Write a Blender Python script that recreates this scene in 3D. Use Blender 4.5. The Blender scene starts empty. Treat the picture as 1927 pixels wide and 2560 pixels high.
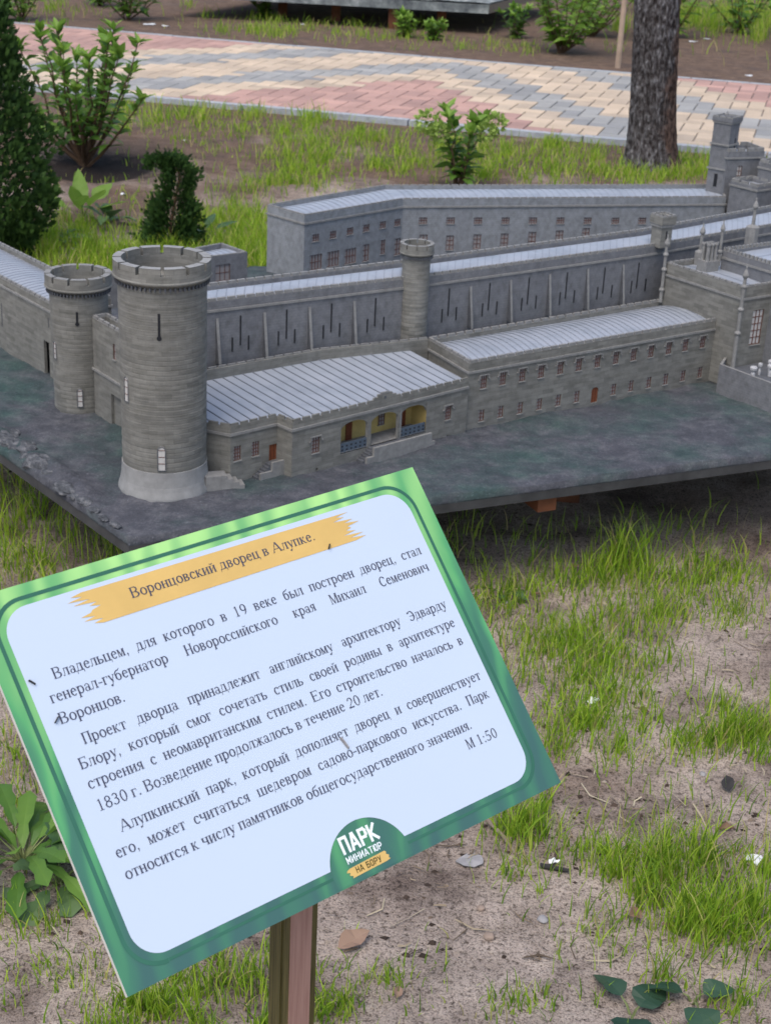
import bpy, bmesh, math, random
import numpy as np
from mathutils import Vector, Matrix

random.seed(7)
rng = np.random.default_rng(11)
R_ = math.radians
SC = bpy.context.scene

# ------------------------------------------------------------------ camera
F_PX, CX, CY, CAM_H = 3850.0, 963.5, 1280.0, 1.4
_d = np.array([-.045, math.cos(R_(23.5)), math.sin(R_(23.5))]); _d /= np.linalg.norm(_d)
_up = -_d; _z = np.array([0, 0, 1.0]); _Y = _z - (_z @ _d) * _d; _Y /= np.linalg.norm(_Y); _X = np.cross(_Y, _up)
ROT = np.stack([_X, _Y, _up])            # world = ROT @ (right, down, forward)
cam_data = bpy.data.cameras.new('camera'); cam = bpy.data.objects.new('camera', cam_data)
SC.collection.objects.link(cam); SC.camera = cam
m = Matrix.Identity(4)
for i in range(3):
    m[i][0] = ROT[i, 0]; m[i][1] = -ROT[i, 1]; m[i][2] = -ROT[i, 2]
m[2][3] = CAM_H
cam.matrix_world = m
cam_data.sensor_fit = 'VERTICAL'; cam_data.sensor_height = 24.0; cam_data.sensor_width = 18.05
cam_data.lens = 24.0 * F_PX / 2560.0
cam_data.clip_start = .05; cam_data.clip_end = 2000
cam_data.dof.use_dof = True; cam_data.dof.focus_distance = 1.6; cam_data.dof.aperture_fstop = 15.0

# ------------------------------------------------------------------ world, sun, exposure
SUN_EL, SUN_AZ = R_(63), R_(206)         # azimuth clockwise from +Y
world = bpy.data.worlds.new('World'); SC.world = world; world.use_nodes = True
wn = world.node_tree.nodes; wl = world.node_tree.links; wn.clear()
sky = wn.new('ShaderNodeTexSky'); sky.sky_type = 'NISHITA'; sky.sun_disc = False
sky.sun_elevation = SUN_EL; sky.sun_rotation = SUN_AZ; sky.air_density = 1.0; sky.dust_density = 3.2; sky.ozone_density = 1.0
bg = wn.new('ShaderNodeBackground'); bg.inputs[1].default_value = .15
wo = wn.new('ShaderNodeOutputWorld'); wl.new(sky.outputs[0], bg.inputs[0]); wl.new(bg.outputs[0], wo.inputs[0])
sd = bpy.data.lights.new('sun', 'SUN'); sd.energy = .95; sd.angle = R_(45); sd.color = (1, .95, .88)
sun = bpy.data.objects.new('sun', sd); SC.collection.objects.link(sun)
sv = Vector((math.sin(SUN_AZ) * math.cos(SUN_EL), math.cos(SUN_AZ) * math.cos(SUN_EL), math.sin(SUN_EL)))
sun.rotation_euler = sv.to_track_quat('Z', 'Y').to_euler(); sun.location = sv * 30
SC.view_settings.view_transform = 'Standard'; SC.view_settings.look = 'None'
SC.view_settings.exposure = .72; SC.view_settings.gamma = 1.0; SC.view_settings.use_curve_mapping = False
SC.cycles.max_bounces = 6; SC.cycles.transparent_max_bounces = 4
SC.cycles.use_adaptive_sampling = True; SC.cycles.use_denoising = True

# ------------------------------------------------------------------ measuring helpers (photo pixel -> place in the world)
def ray(x, y): return ROT @ np.array([x - CX, y - CY, F_PX])
def at(x, y, z=0.0):
    r = ray(x, y); t = (z - CAM_H) / r[2]; return np.array([0, 0, CAM_H]) + t * r
def dist(p): return float(np.linalg.norm(np.array(p) - np.array([0, 0, CAM_H])))
def onwall(px, p0, p1):
    r = ray(*px); d = np.array([p1[0] - p0[0], p1[1] - p0[1]]); L = np.hypot(*d); n = np.array([d[1], -d[0]]) / L
    t = ((np.array(p0[:2])) @ n) / (r[:2] @ n); q = np.array([0, 0, CAM_H]) + t * r
    return float((q[:2] - np.array(p0[:2])) @ d / L), float(q[2])

# ------------------------------------------------------------------ materials
def mat(name, base=(.5, .5, .5), rough=.8, spec=.3, metal=0):
    mt = bpy.data.materials.new(name); mt.use_nodes = True
    b = mt.node_tree.nodes['Principled BSDF']
    b.inputs['Base Color'].default_value = (*base, 1); b.inputs['Roughness'].default_value = rough
    b.inputs['Metallic'].default_value = metal; b.inputs['Specular IOR Level'].default_value = spec
    return mt, mt.node_tree.nodes, mt.node_tree.links, b
def N(nd, t, **kw):
    n = nd.new(t)
    for k, v in kw.items():
        if k in n.inputs: n.inputs[k].default_value = v
        else: setattr(n, k, v)
    return n
def ramp(nd, lk, fac, stops):
    r = nd.new('ShaderNodeValToRGB'); e = r.color_ramp.elements
    while len(e) < len(stops): e.new(.5)
    for el, (p, c) in zip(e, stops): el.position = p; el.color = (*c, 1)
    lk.new(fac, r.inputs[0]); return r.outputs[0]
def noise(nd, lk, scale, detail=4, rough=.55, vec=None, dist=0):
    n = N(nd, 'ShaderNodeTexNoise', Scale=scale, Detail=detail, Roughness=rough, Distortion=dist)
    if vec is not None: lk.new(vec, n.inputs['Vector'])
    return n.outputs['Fac']
def mix(nd, lk, fac, a, b, mode='MIX'):
    x = nd.new('ShaderNodeMix'); x.data_type = 'RGBA'; x.blend_type = mode
    for sock, v in ((x.inputs[0], fac), (x.inputs[6], a), (x.inputs[7], b)):
        if isinstance(v, (int, float)): sock.default_value = v
        elif isinstance(v, tuple): sock.default_value = (*v, 1)
        else: lk.new(v, sock)
    return x.outputs[2]
def coords(nd, kind='Object'): return nd.new('ShaderNodeTexCoord').outputs[kind]
def stretch(nd, lk, vec, s, rot=(0, 0, 0)):
    mp = nd.new('ShaderNodeMapping'); mp.inputs['Scale'].default_value = s; mp.inputs['Rotation'].default_value = rot
    lk.new(vec, mp.inputs['Vector']); return mp.outputs[0]
def bump(nd, lk, b, h, strength=.4, distance=.002):
    n = N(nd, 'ShaderNodeBump', Strength=strength, Distance=distance); lk.new(h, n.inputs['Height']); lk.new(n.outputs[0], b.inputs['Normal'])

def stone_mat(name, c1, c2, dirt, bw=.024, bh=.0092, mortar=.06, bumpy=.25, blotch=.5, sc=(22, 80, 1)):
    mt, nd, lk, b = mat(name, c1, .85, .25)
    uv = coords(nd, 'UV'); ob = coords(nd, 'Object')
    br = nd.new('ShaderNodeTexBrick'); lk.new(uv, br.inputs['Vector'])
    br.inputs['Color1'].default_value = (*c1, 1); br.inputs['Color2'].default_value = (*c2, 1)
    mm = tuple((a + d) * .5 for a, d in zip(c1, c2))
    br.inputs['Mortar'].default_value = (*[x * .78 for x in mm], 1)
    br.inputs['Scale'].default_value = 1; br.inputs['Brick Width'].default_value = bw; br.inputs['Row Height'].default_value = bh
    br.inputs['Mortar Size'].default_value = .0004; br.inputs['Mortar Smooth'].default_value = .6; br.inputs['Bias'].default_value = -.35
    n1 = noise(nd, lk, 9, 5, .6, ob); n2 = noise(nd, lk, 60, 4, .65, ob)
    f1 = ramp(nd, lk, n1, [(.38, (0, 0, 0)), (.68, (blotch,) * 3)])
    c = mix(nd, lk, f1, br.outputs['Color'], dirt)
    f2 = ramp(nd, lk, n2, [(.3, (.88, .88, .88)), (.7, (1.09, 1.09, 1.09))])
    n3 = noise(nd, lk, 1, 4, .6, stretch(nd, lk, uv, sc)); f3 = ramp(nd, lk, n3, [(.30, (.80, .80, .78)), (.5, (1, 1, 1)), (.70, (1.12, 1.12, 1.13))])
    c = mix(nd, lk, 1.0, c, f2, 'MULTIPLY'); c = mix(nd, lk, 1.0, c, f3, 'MULTIPLY'); lk.new(c, b.inputs['Base Color'])
    hn = noise(nd, lk, 420, 3, .6, ob)
    ad = N(nd, 'ShaderNodeMath', operation='MULTIPLY_ADD'); lk.new(hn, ad.inputs[0]); ad.inputs[1].default_value = .5
    lk.new(br.outputs['Fac'], ad.inputs[2]); inv = N(nd, 'ShaderNodeMath', operation='MULTIPLY'); lk.new(ad.outputs[0], inv.inputs[0]); inv.inputs[1].default_value = -1
    bump(nd, lk, b, inv.outputs[0], bumpy, .0012)
    return mt
def plain(name, c, rough=.7, var=.15, scale=40, spec=.3, bmp=.0):
    mt, nd, lk, b = mat(name, c, rough, spec); ob = coords(nd)
    n = noise(nd, lk, scale, 4, .6, ob)
    f = ramp(nd, lk, n, [(.3, tuple(x * (1 - var) for x in c)), (.7, tuple(x * (1 + var) for x in c))])
    lk.new(f, b.inputs['Base Color'])
    if bmp: bump(nd, lk, b, n, bmp, .003)
    return mt

M = {}
M['stone_warm'] = stone_mat('stone_warm', (.200, .196, .176), (.118, .117, .106), (.130, .127, .115), bw=.03, bh=.0090)
M['stone_cool'] = stone_mat('stone_cool', (.170, .174, .182), (.155, .158, .166), (.115, .118, .13), bw=.01, bh=.006, sc=(60, 45, 1))
M['stone_pale'] = stone_mat('stone_pale', (.235, .248, .258), (.21, .222, .235), (.17, .178, .19), bw=.01, bh=.006, sc=(60, 45, 1))
M['stone_trim'] = plain('stone_trim', (.205, .203, .195), .8, .18, 90)
M['stone_plinth'] = plain('stone_plinth', (.245, .245, .238), .8, .14, 50)
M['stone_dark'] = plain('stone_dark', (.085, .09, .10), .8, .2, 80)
M['slit'] = plain('slit', (.012, .013, .016), .7, .1)
def roof_mat():
    mt, nd, lk, b = mat('roof_sheet', (.4, .42, .46), .42, .5); ob = coords(nd)
    n = noise(nd, lk, 14, 5, .6, ob); c = ramp(nd, lk, n, [(.25, (.21, .235, .27)), (.5, (.285, .31, .35)), (.75, (.325, .345, .385))]); lk.new(c, b.inputs['Base Color'])
    n2 = noise(nd, lk, 300, 3, .6, ob); bump(nd, lk, b, n2, .15, .0008); return mt
M['roof'] = roof_mat()
M['seam'] = plain('roof_seam', (.15, .165, .19), .6, .15)
M['seam_light'] = plain('roof_seam_light', (.195, .215, .25), .55, .12)
M['frame'] = plain('window_frame', (.12, .05, .036), .6, .2, 200)
M['pane'] = plain('window_pane', (.25, .235, .23), .3, .1, 100, .5)
M['pane_light'] = plain('window_pane_light', (.46, .45, .43), .35, .1, 100, .5)
M['door'] = plain('door_wood', (.17, .052, .022), .6, .2, 150)
M['yellow'] = plain('yellow_plaster', (.44, .33, .12), .8, .1, 60)
M['bluegrey'] = plain('balustrade_paint', (.075, .098, .125), .7, .15, 100)
M['urn'] = plain('urn_plaster', (.40, .40, .40), .6, .08)

def terrain_mat():
    mt, nd, lk, b = mat('model_terrain', (.1, .11, .13), .9, .2); ob = coords(nd)
    n1 = noise(nd, lk, 5, 6, .65, ob); n2 = noise(nd, lk, 26, 6, .7, ob); n3 = noise(nd, lk, 3.1, 3, .5, ob); n4 = noise(nd, lk, 240, 3, .7, ob)
    c = ramp(nd, lk, n2, [(.28, (.036, .039, .046)), (.5, (.068, .072, .083)), (.74, (.128, .129, .139))])
    g = ramp(nd, lk, n2, [(.3, (.016, .046, .043)), (.7, (.042, .092, .074))])
    f = ramp(nd, lk, n1, [(.45, (0, 0, 0)), (.67, (.8, .8, .8))])
    c = mix(nd, lk, f, c, g)
    f3 = ramp(nd, lk, n3, [(.35, (0, 0, 0)), (.85, (.45, .45, .45))]); c = mix(nd, lk, f3, c, (.055, .053, .066))
    f4 = ramp(nd, lk, n4, [(.3, (.75, .75, .75)), (.58, (1.05, 1.05, 1.05)), (.66, (1.3, 1.3, 1.3)), (.74, (2.6, 2.6, 2.6))]); c = mix(nd, lk, 1.0, c, f4, 'MULTIPLY')
    lk.new(c, b.inputs['Base Color']); bump(nd, lk, b, n2, .8, .006); return mt
M['terrain'] = terrain_mat()
M['slab'] = plain('slab_side', (.048, .048, .048), .8, .3, 20, .3, .3)
M['leg'] = plain('painted_leg', (.14, .05, .022), .7, .25, 20)

def ground_mat():
    mt, nd, lk, b = mat('sandy_soil', (.25, .2, .17), .95, .15); ob = coords(nd)
    n1 = noise(nd, lk, 1.3, 5, .6, ob); n2 = noise(nd, lk, 12, 6, .65, ob); n3 = noise(nd, lk, 130, 4, .7, ob); n4 = noise(nd, lk, 330, 2, .6, ob)
    sand = ramp(nd, lk, n2, [(.3, (.25, .203, .168)), (.7, (.46, .385, .325))])
    soil = ramp(nd, lk, n2, [(.3, (.10, .066, .048)), (.7, (.215, .15, .11))])
    sep = nd.new('ShaderNodeSeparateXYZ'); lk.new(ob, sep.inputs[0])
    far = N(nd, 'ShaderNodeMapRange'); lk.new(sep.outputs[1], far.inputs[0]); far.inputs[1].default_value = 4.4; far.inputs[2].default_value = 9.5
    far.inputs[3].default_value = -.02; far.inputs[4].default_value = .30
    ad = N(nd, 'ShaderNodeMath', operation='ADD'); lk.new(n1, ad.inputs[0]); lk.new(far.outputs[0], ad.inputs[1])
    f = ramp(nd, lk, ad.outputs[0], [(.47, (0, 0, 0)), (.66, (1, 1, 1))])
    c = mix(nd, lk, f, sand, soil)
    n5 = noise(nd, lk, 4.2, 6, .68, ob); fp = ramp(nd, lk, n5, [(.50, (0, 0, 0)), (.64, (.8, .8, .8))]); c = mix(nd, lk, fp, c, (.105, .078, .066))
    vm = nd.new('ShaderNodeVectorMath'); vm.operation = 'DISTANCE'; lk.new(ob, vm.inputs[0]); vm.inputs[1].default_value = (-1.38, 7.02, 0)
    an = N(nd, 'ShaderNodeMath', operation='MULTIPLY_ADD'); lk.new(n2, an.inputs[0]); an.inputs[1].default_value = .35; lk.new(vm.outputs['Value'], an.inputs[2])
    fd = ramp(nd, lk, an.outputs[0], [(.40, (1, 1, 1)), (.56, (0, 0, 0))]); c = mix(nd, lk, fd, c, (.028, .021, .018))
    sp = ramp(nd, lk, n3, [(.35, (.20, .18, .17)), (.47, (1, 1, 1)), (.62, (1.0, 1.0, 1.0)), (.74, (1.35, 1.32, 1.3))])
    c = mix(nd, lk, .85, c, sp, 'MULTIPLY')
    sp2 = ramp(nd, lk, n4, [(.36, (.45, .42, .4)), (.5, (1.05, 1.05, 1.05)), (.7, (1.22, 1.2, 1.18))]); c = mix(nd, lk, .8, c, sp2, 'MULTIPLY')
    lk.new(c, b.inputs['Base Color'])
    ad2 = N(nd, 'ShaderNodeMath', operation='ADD'); lk.new(n3, ad2.inputs[0]); lk.new(n2, ad2.inputs[1])
    bump(nd, lk, b, ad2.outputs[0], .7, .012); return mt
M['ground'] = ground_mat()

def leaf_mat(name, c1, c2, rough=.5, trans=.25, spec=.35):
    mt, nd, lk, b = mat(name, c1, rough, spec)
    at_ = nd.new('ShaderNodeAttribute'); at_.attribute_name = 'tint'
    c = mix(nd, lk, at_.outputs['Fac'], c1, c2); lk.new(c, b.inputs['Base Color'])
    tr = nd.new('ShaderNodeBsdfTranslucent'); lk.new(c, tr.inputs[0])
    ms = nd.new('ShaderNodeMixShader'); ms.inputs[0].default_value = trans
    lk.new(b.outputs[0], ms.inputs[1]); lk.new(tr.outputs[0], ms.inputs[2]); lk.new(ms.outputs[0], nd['Material Output'].inputs[0])
    return mt
M['grass'] = leaf_mat('grass_blade', (.10, .20, .016), (.27, .36, .035), .6, .45)
_gn, _gl = M['grass'].node_tree.nodes, M['grass'].node_tree.links
_ga = [n for n in _gn if n.type == 'ATTRIBUTE'][0]; _gr = ramp(_gn, _gl, _ga.outputs['Fac'], [(0, (.095, .19, .016)), (.4, (.23, .39, .024)), (.84, (.42, .55, .055)), (.92, (.48, .40, .17))])
for _n in _gn:
    if _n.type == 'BSDF_PRINCIPLED': _gl.new(_gr, _n.inputs['Base Color'])
    if _n.type == 'BSDF_TRANSLUCENT': _gl.new(_gr, _n.inputs[0])
M['leaf'] = leaf_mat('shrub_leaf', (.055, .14, .02), (.16, .29, .045), .45, .35)
M['leaf_dark'] = leaf_mat('broad_leaf', (.045, .10, .035), (.10, .17, .06), .5, .2)
M['leaf_bright'] = leaf_mat('young_leaf', (.13, .26, .03), (.24, .38, .06), .45, .4)
M['bloom'] = leaf_mat('pale_bloom', (.20, .32, .05), (.34, .45, .11), .7, .3)
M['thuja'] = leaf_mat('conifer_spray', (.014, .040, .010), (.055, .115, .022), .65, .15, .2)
M['stem'] = plain('woody_stem', (.10, .06, .035), .8, .3, 40)
M['green_stem'] = plain('green_stem', (.14, .17, .06), .7, .2, 40)
M['leaf_deep'] = leaf_mat('deep_green_leaf', (.016, .045, .026), (.04, .085, .045), .45, .1)
M['dryleaf'] = leaf_mat('dry_leaf', (.19, .10, .065), (.30, .20, .14), .7, .1)
M['paper'] = plain('white_litter', (.72, .73, .74), .6, .06)
M['pebble'] = plain('pebble', (.27, .205, .16), .8, .2, 60)
M['greystone'] = plain('grey_stone', (.27, .26, .26), .8, .2, 60)
M['twig'] = plain('dry_twig', (.22, .175, .14), .8, .2, 60)
M['dark'] = plain('dark_debris', (.03, .028, .028), .8, .2, 60)

# ------------------------------------------------------------------ mesh builder
class MB:
    def __init__(s): s.v = []; s.f = []; s.m = []; s.uv = []; s.sm = []
    def face(s, pts, mi=0, uv=None, smooth=False):
        i = len(s.v); pts = [tuple(float(c) for c in p) for p in pts]; s.v += pts; s.f.append(tuple(range(i, i + len(pts)))); s.m.append(mi); s.sm.append(smooth)
        if uv is None:
            a = np.array(pts); n = np.zeros(3)
            for k in range(len(a)): n += np.cross(a[k], a[(k + 1) % len(a)])
            l = np.linalg.norm(n); n = n / l if l > 0 else np.array([0, 0, 1.])
            h = math.hypot(n[0], n[1])
            if h > .6: t = (-n[1] / h, n[0] / h); uv = [(p[0] * t[0] + p[1] * t[1], p[2]) for p in pts]
            else: uv = [(p[0], p[1]) for p in pts]
        s.uv.append(uv)
    def box8(s, c, mi=0):     # c: bottom 4 CCW then top 4
        for q in ((3, 2, 1, 0), (4, 5, 6, 7), (0, 1, 5, 4), (1, 2, 6, 5), (2, 3, 7, 6), (3, 0, 4, 7)): s.face([c[k] for k in q], mi)
    def box(s, o, ux, uy, a0, a1, b0, b1, z0, z1, mi=0):   # along ux [a0,a1], uy [b0,b1]
        o = np.array(o, float); P = lambda a, b, z: (o[0] + ux[0] * a + uy[0] * b, o[1] + ux[1] * a + uy[1] * b, z)
        s.box8([P(a0, b0, z0), P(a1, b0, z0), P(a1, b1, z0), P(a0, b1, z0), P(a0, b0, z1), P(a1, b0, z1), P(a1, b1, z1), P(a0, b1, z1)], mi)
    def lathe(s, c, prof, n=64, mi=0, smooth=True, a0=0, a1=2 * math.pi, close=True):
        for k in range(n):
            t0 = a0 + (a1 - a0) * k / n; t1 = a0 + (a1 - a0) * (k + 1) / n
            for (r0, z0), (r1, z1) in zip(prof[:-1], prof[1:]):
                p = [(c[0] + r0 * math.cos(t0), c[1] + r0 * math.sin(t0), z0), (c[0] + r0 * math.cos(t1), c[1] + r0 * math.sin(t1), z0),
                     (c[0] + r1 * math.cos(t1), c[1] + r1 * math.sin(t1), z1), (c[0] + r1 * math.cos(t0), c[1] + r1 * math.sin(t0), z1)]
                rr = max(r0, r1); vz0, vz1 = (z0, z1) if abs(z1 - z0) > 1e-5 else (r0, r1)
                uv = [(t0 * rr, vz0), (t1 * rr, vz0), (t1 * rr, vz1), (t0 * rr, vz1)]
                if r0 < 1e-6: p = p[1:]; uv = uv[1:]
                elif r1 < 1e-6: p = p[:3]; uv = uv[:3]
                s.face(p, mi, uv, smooth)
    def tube(s, pts, rad, n=6, mi=0, cap=True):
        pts = [np.array(p, float) for p in pts]; rings = []
        rad = rad if hasattr(rad, '__len__') else [rad] * len(pts)
        for i, p in enumerate(pts):
            d = pts[min(i + 1, len(pts) - 1)] - pts[max(i - 1, 0)]; d /= (np.linalg.norm(d) + 1e-9)
            a = np.cross(d, [0, 0, 1.]) if abs(d[2]) < .9 else np.cross(d, [1., 0, 0]); a /= np.linalg.norm(a); b = np.cross(d, a)
            rings.append([p + rad[i] * (a * math.cos(2 * math.pi * k / n) + b * math.sin(2 * math.pi * k / n)) for k in range(n)])
        for r0, r1 in zip(rings[:-1], rings[1:]):
            for k in range(n): s.face([r0[k], r0[(k + 1) % n], r1[(k + 1) % n], r1[k]], mi, None, True)
        if cap: s.face(rings[-1], mi); s.face(rings[0][::-1], mi)
    def build(s, name, mats, parent=None, merge=False, origin=None):
        me = bpy.data.meshes.new(name)
        o3 = np.array(origin if origin is not None else (0, 0, 0), float)
        vv = [tuple(np.array(p) - o3) for p in s.v] if origin is not None else s.v
        me.from_pydata(vv, [], s.f)
        for x in (mats if isinstance(mats, (list, tuple)) else [mats]): me.materials.append(x)
        me.polygons.foreach_set('material_index', s.m); me.polygons.foreach_set('use_smooth', s.sm)
        ul = me.uv_layers.new(name='UVMap'); ul.data.foreach_set('uv', [c for f in s.uv for p in f for c in p])
        if merge:
            bm = bmesh.new(); bm.from_mesh(me); bmesh.ops.remove_doubles(bm, verts=bm.verts, dist=1e-5); bm.to_mesh(me); bm.free()
        me.update(); ob = bpy.data.objects.new(name, me); SC.collection.objects.link(ob)
        if origin is not None: ob.location = o3
        if parent is not None:
            ob.parent = parent
            wp = wloc(parent)
            ob.location = o3 - wp
            if origin is None: ob.location = -wp
        return ob
def wloc(o):
    p = np.zeros(3)
    while o is not None: p += np.array(o.location); o = o.parent
    return p
def tag(o, label=None, cat=None, group=None, kind=None):
    if label: o['label'] = label
    if cat: o['category'] = cat
    if group: o['group'] = group
    if kind: o['kind'] = kind
    return o
def empty(name, loc, label, cat, group=None):
    o = bpy.data.objects.new(name, None); SC.collection.objects.link(o); o.location = tuple(float(c) for c in loc); o.empty_display_size = .05
    return tag(o, label, cat, group)

# numpy value noise
_perm = rng.random((64, 64, 16))
def vnoise(x, y, z=0.0, s=1.0):
    x = np.asarray(x, float) * s; y = np.asarray(y, float) * s; z = np.asarray(z, float) * s + np.zeros_like(x)
    xi = np.floor(x).astype(int); yi = np.floor(y).astype(int); zi = np.floor(z).astype(int)
    fx = x - xi; fy = y - yi; fz = z - zi; fx = fx * fx * (3 - 2 * fx); fy = fy * fy * (3 - 2 * fy); fz = fz * fz * (3 - 2 * fz)
    g = lambda a, b, c: _perm[(xi + a) % 64, (yi + b) % 64, (zi + c) % 16]
    l = lambda p, q, t: p + (q - p) * t
    return l(l(l(g(0, 0, 0), g(1, 0, 0), fx), l(g(0, 1, 0), g(1, 1, 0), fx), fy), l(l(g(0, 0, 1), g(1, 0, 1), fx), l(g(0, 1, 1), g(1, 1, 1), fx), fy), fz)
def fbm(x, y, z=0.0, s=1.0, o=4):
    t = 0; a = .5
    for k in range(o): t = t + a * vnoise(x, y, z, s * 2 ** k); a *= .5
    return t

# ------------------------------------------------------------------ ground
def gh(x, y):   # ground height
    x = np.asarray(x, float); y = np.asarray(y, float)
    near = np.clip((7.8 - y) / 1.0, 0, 1) * np.clip((4 - np.abs(x)) / 1.0, 0, 1)
    return near * (-.05 * np.exp(-(((x + 1.40) / .32) ** 2 + ((y - 7.05) / .34) ** 2) ** 2) + (fbm(x, y, 0, 2.2, 3) - .44) * .035 + (fbm(x, y, 3, 11, 3) - .44) * .022)
def axis(lo, hi, step, far, g=1.25):
    a = list(np.arange(lo, hi, step)); s = step; x = a[-1]
    while x < far: s *= g; x += s; a.append(x)
    s = step; x = a[0]; b = []
    while x > -far: s *= g; x -= s; b.append(x)
    return np.array(b[::-1] + a)
gx = axis(-2.3, 2.3, .028, 900); gy = axis(1.0, 8.4, .028, 900)
GX, GY = np.meshgrid(gx, gy); GZ = gh(GX, GY)
me = bpy.data.meshes.new('ground'); nx, ny = len(gx), len(gy)
idx = np.arange(nx * ny).reshape(ny, nx); q = np.stack([idx[:-1, :-1], idx[:-1, 1:], idx[1:, 1:], idx[1:, :-1]], -1).reshape(-1, 4)
def fast_mesh(name, V, faces4=None, faces3=None, smooth=False):
    me = bpy.data.meshes.new(name); V = np.asarray(V, np.float32).reshape(-1, 3)
    loops = []; starts = []; tot = []; p = 0
    if faces4 is not None and len(faces4):
        loops.append(np.asarray(faces4, np.int32).ravel()); starts.append(np.arange(len(faces4)) * 4); tot.append(np.full(len(faces4), 4)); p = len(faces4) * 4
    if faces3 is not None and len(faces3):
        loops.append(np.asarray(faces3, np.int32).ravel()); starts.append(np.arange(len(faces3)) * 3 + p); tot.append(np.full(len(faces3), 3))
    loops = np.concatenate(loops); starts = np.concatenate(starts).astype(np.int32); tot = np.concatenate(tot).astype(np.int32)
    me.vertices.add(len(V)); me.vertices.foreach_set('co', V.ravel()); me.loops.add(len(loops)); me.loops.foreach_set('vertex_index', loops)
    me.polygons.add(len(starts)); me.polygons.foreach_set('loop_start', starts); me.polygons.foreach_set('loop_total', tot)
    me.polygons.foreach_set('use_smooth', np.full(len(starts), smooth)); me.update(calc_edges=True); me.validate(); return me
me = fast_mesh('ground', np.stack([GX, GY, GZ], -1), q, smooth=True); me.materials.append(M['ground'])
ground = bpy.data.objects.new('ground', me); SC.collection.objects.link(ground); tag(ground, kind='structure')

# ------------------------------------------------------------------ paved path
pd = np.array([math.cos(R_(-14.58)), math.sin(R_(-14.58))]); pn = np.array([-pd[1], pd[0]])   # along, across (away from camera)
P0 = at(895, 299, 0)[:2]
wid = float((at(1100, 151, 0)[:2] - P0) @ pn)
brick_m = []
for nm, c in (('brick_cream', (.52, .42, .31)), ('brick_grey', (.305, .305, .29)), ('brick_red', (.42, .265, .222))):
    mt, nd, lk, b = mat(nm, c, .85, .25); ob = coords(nd)
    n = noise(nd, lk, 3.0, 4, .6, ob); n2 = noise(nd, lk, 160, 3, .7, ob); oi = nd.new('ShaderNodeAttribute'); oi.attribute_name = 'tint'
    f = ramp(nd, lk, n, [(.3, (.82, .82, .82)), (.7, (1.1, 1.1, 1.1))]); f2 = ramp(nd, lk, n2, [(.3, (.88, .88, .88)), (.7, (1.08, 1.08, 1.08))])
    f3 = ramp(nd, lk, oi.outputs['Fac'], [(0, (.82, .82, .84)), (1, (1.12, 1.1, 1.08))])
    cc = mix(nd, lk, 1., mix(nd, lk, 1., mix(nd, lk, 1., c, f, 'MULTIPLY'), f2, 'MULTIPLY'), f3, 'MULTIPLY'); lk.new(cc, b.inputs['Base Color']); brick_m.append(mt)
M['joint'] = plain('joint_sand', (.16, .14, .125), .95, .2, 60)
def tri(a, per):  # triangle wave 0..1
    a = (a / per) % 1.0; return 2 * a if a < .5 else 2 - 2 * a
rc = float((at(1080, 300, 0)[:2] - P0) @ pd)
pb = MB(); tints = []
U = .1
def brick(i, j, w, d):
    a0, a1, b0, b1 = i * U + .003, (i + w) * U - .003, j * U + .003, (j + d) * U - .003
    b0 = max(b0, .006); b1 = min(b1, wid - .006)
    if b1 - b0 < .02 or a0 < -5.2 or a1 > 6.5: return
    am = (a0 + a1) / 2 + .05; bm_ = (b0 + b1) / 2
    dx = abs((am + 2.585) % 5.17 - 2.585)
    v = bm_ + 1.4 * dx          # chevron bands of coloured bricks
    k = 2 if (v < 1.62 or v > 4.75) else (0 if v < 2.15 else (1 if v < 2.72 else (0 if v < 3.65 else (1 if v < 4.25 else 0))))
    bx = .0035; z1 = .0155 + random.uniform(-.0005, .0005); z0 = .004
    C = lambda a, b, z: (P0[0] + pd[0] * a + pn[0] * b, P0[1] + pd[1] * a + pn[1] * b, z)
    lo = [C(a0, b0, z0), C(a1, b0, z0), C(a1, b1, z0), C(a0, b1, z0)]
    md = [C(a0, b0, z1 - bx), C(a1, b0, z1 - bx), C(a1, b1, z1 - bx), C(a0, b1, z1 - bx)]
    hi = [C(a0 + bx, b0 + bx, z1), C(a1 - bx, b0 + bx, z1), C(a1 - bx, b1 - bx, z1), C(a0 + bx, b1 - bx, z1)]
    n0 = len(pb.f)
    for A, B in ((lo, md), (md, hi)):
        for e in range(4): pb.face([A[e], A[(e + 1) % 4], B[(e + 1) % 4], B[e]], k)
    pb.face(hi, k); tints.extend([random.random()] * (len(pb.f) - n0))
for r in range(-2, int(wid / U) + 3):           # 90 degree herringbone: H brick then V brick, shifted one unit per row
    for c in range(-60, 72):
        t = (c - r) % 4
        if t == 0: brick(c, r, 2, 1)
        elif t == 3: brick(c, r, 1, 2)
# joint bed
C_ = lambda a, b, z: (P0[0] + pd[0] * a + pn[0] * b, P0[1] + pd[1] * a + pn[1] * b, z)
pb.face([C_(-5.4, 0, .008), C_(6.7, 0, .008), C_(6.7, wid, .008), C_(-5.4, wid, .008)], 3); tints.append(.5)
path = pb.build('path', brick_m + [M['joint']]); tag(path, kind='structure')
at_ = path.data.attributes.new('tint', 'FLOAT', 'FACE'); at_.data.foreach_set('value', tints)
kb = MB(); M['kerb'] = plain('kerb_concrete', (.33, .35, .37), .85, .2, 30, .3, .2)
for k in range(13):
    a = -5.4 + k * .95
    kb.box(P0, pd, pn, a + .003, a + .944, -.06, -.001, -.08, .03 + random.uniform(-.002, .002))
tag(kb.build('kerb', M['kerb']), kind='structure')
kb = MB()
for k in range(13):
    a = -5.4 + k * .95 + .3
    kb.box(P0, pd, pn, a + .003, a + .944, wid + .001, wid + .05, -.08, .018 + random.uniform(-.002, .002))
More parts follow.
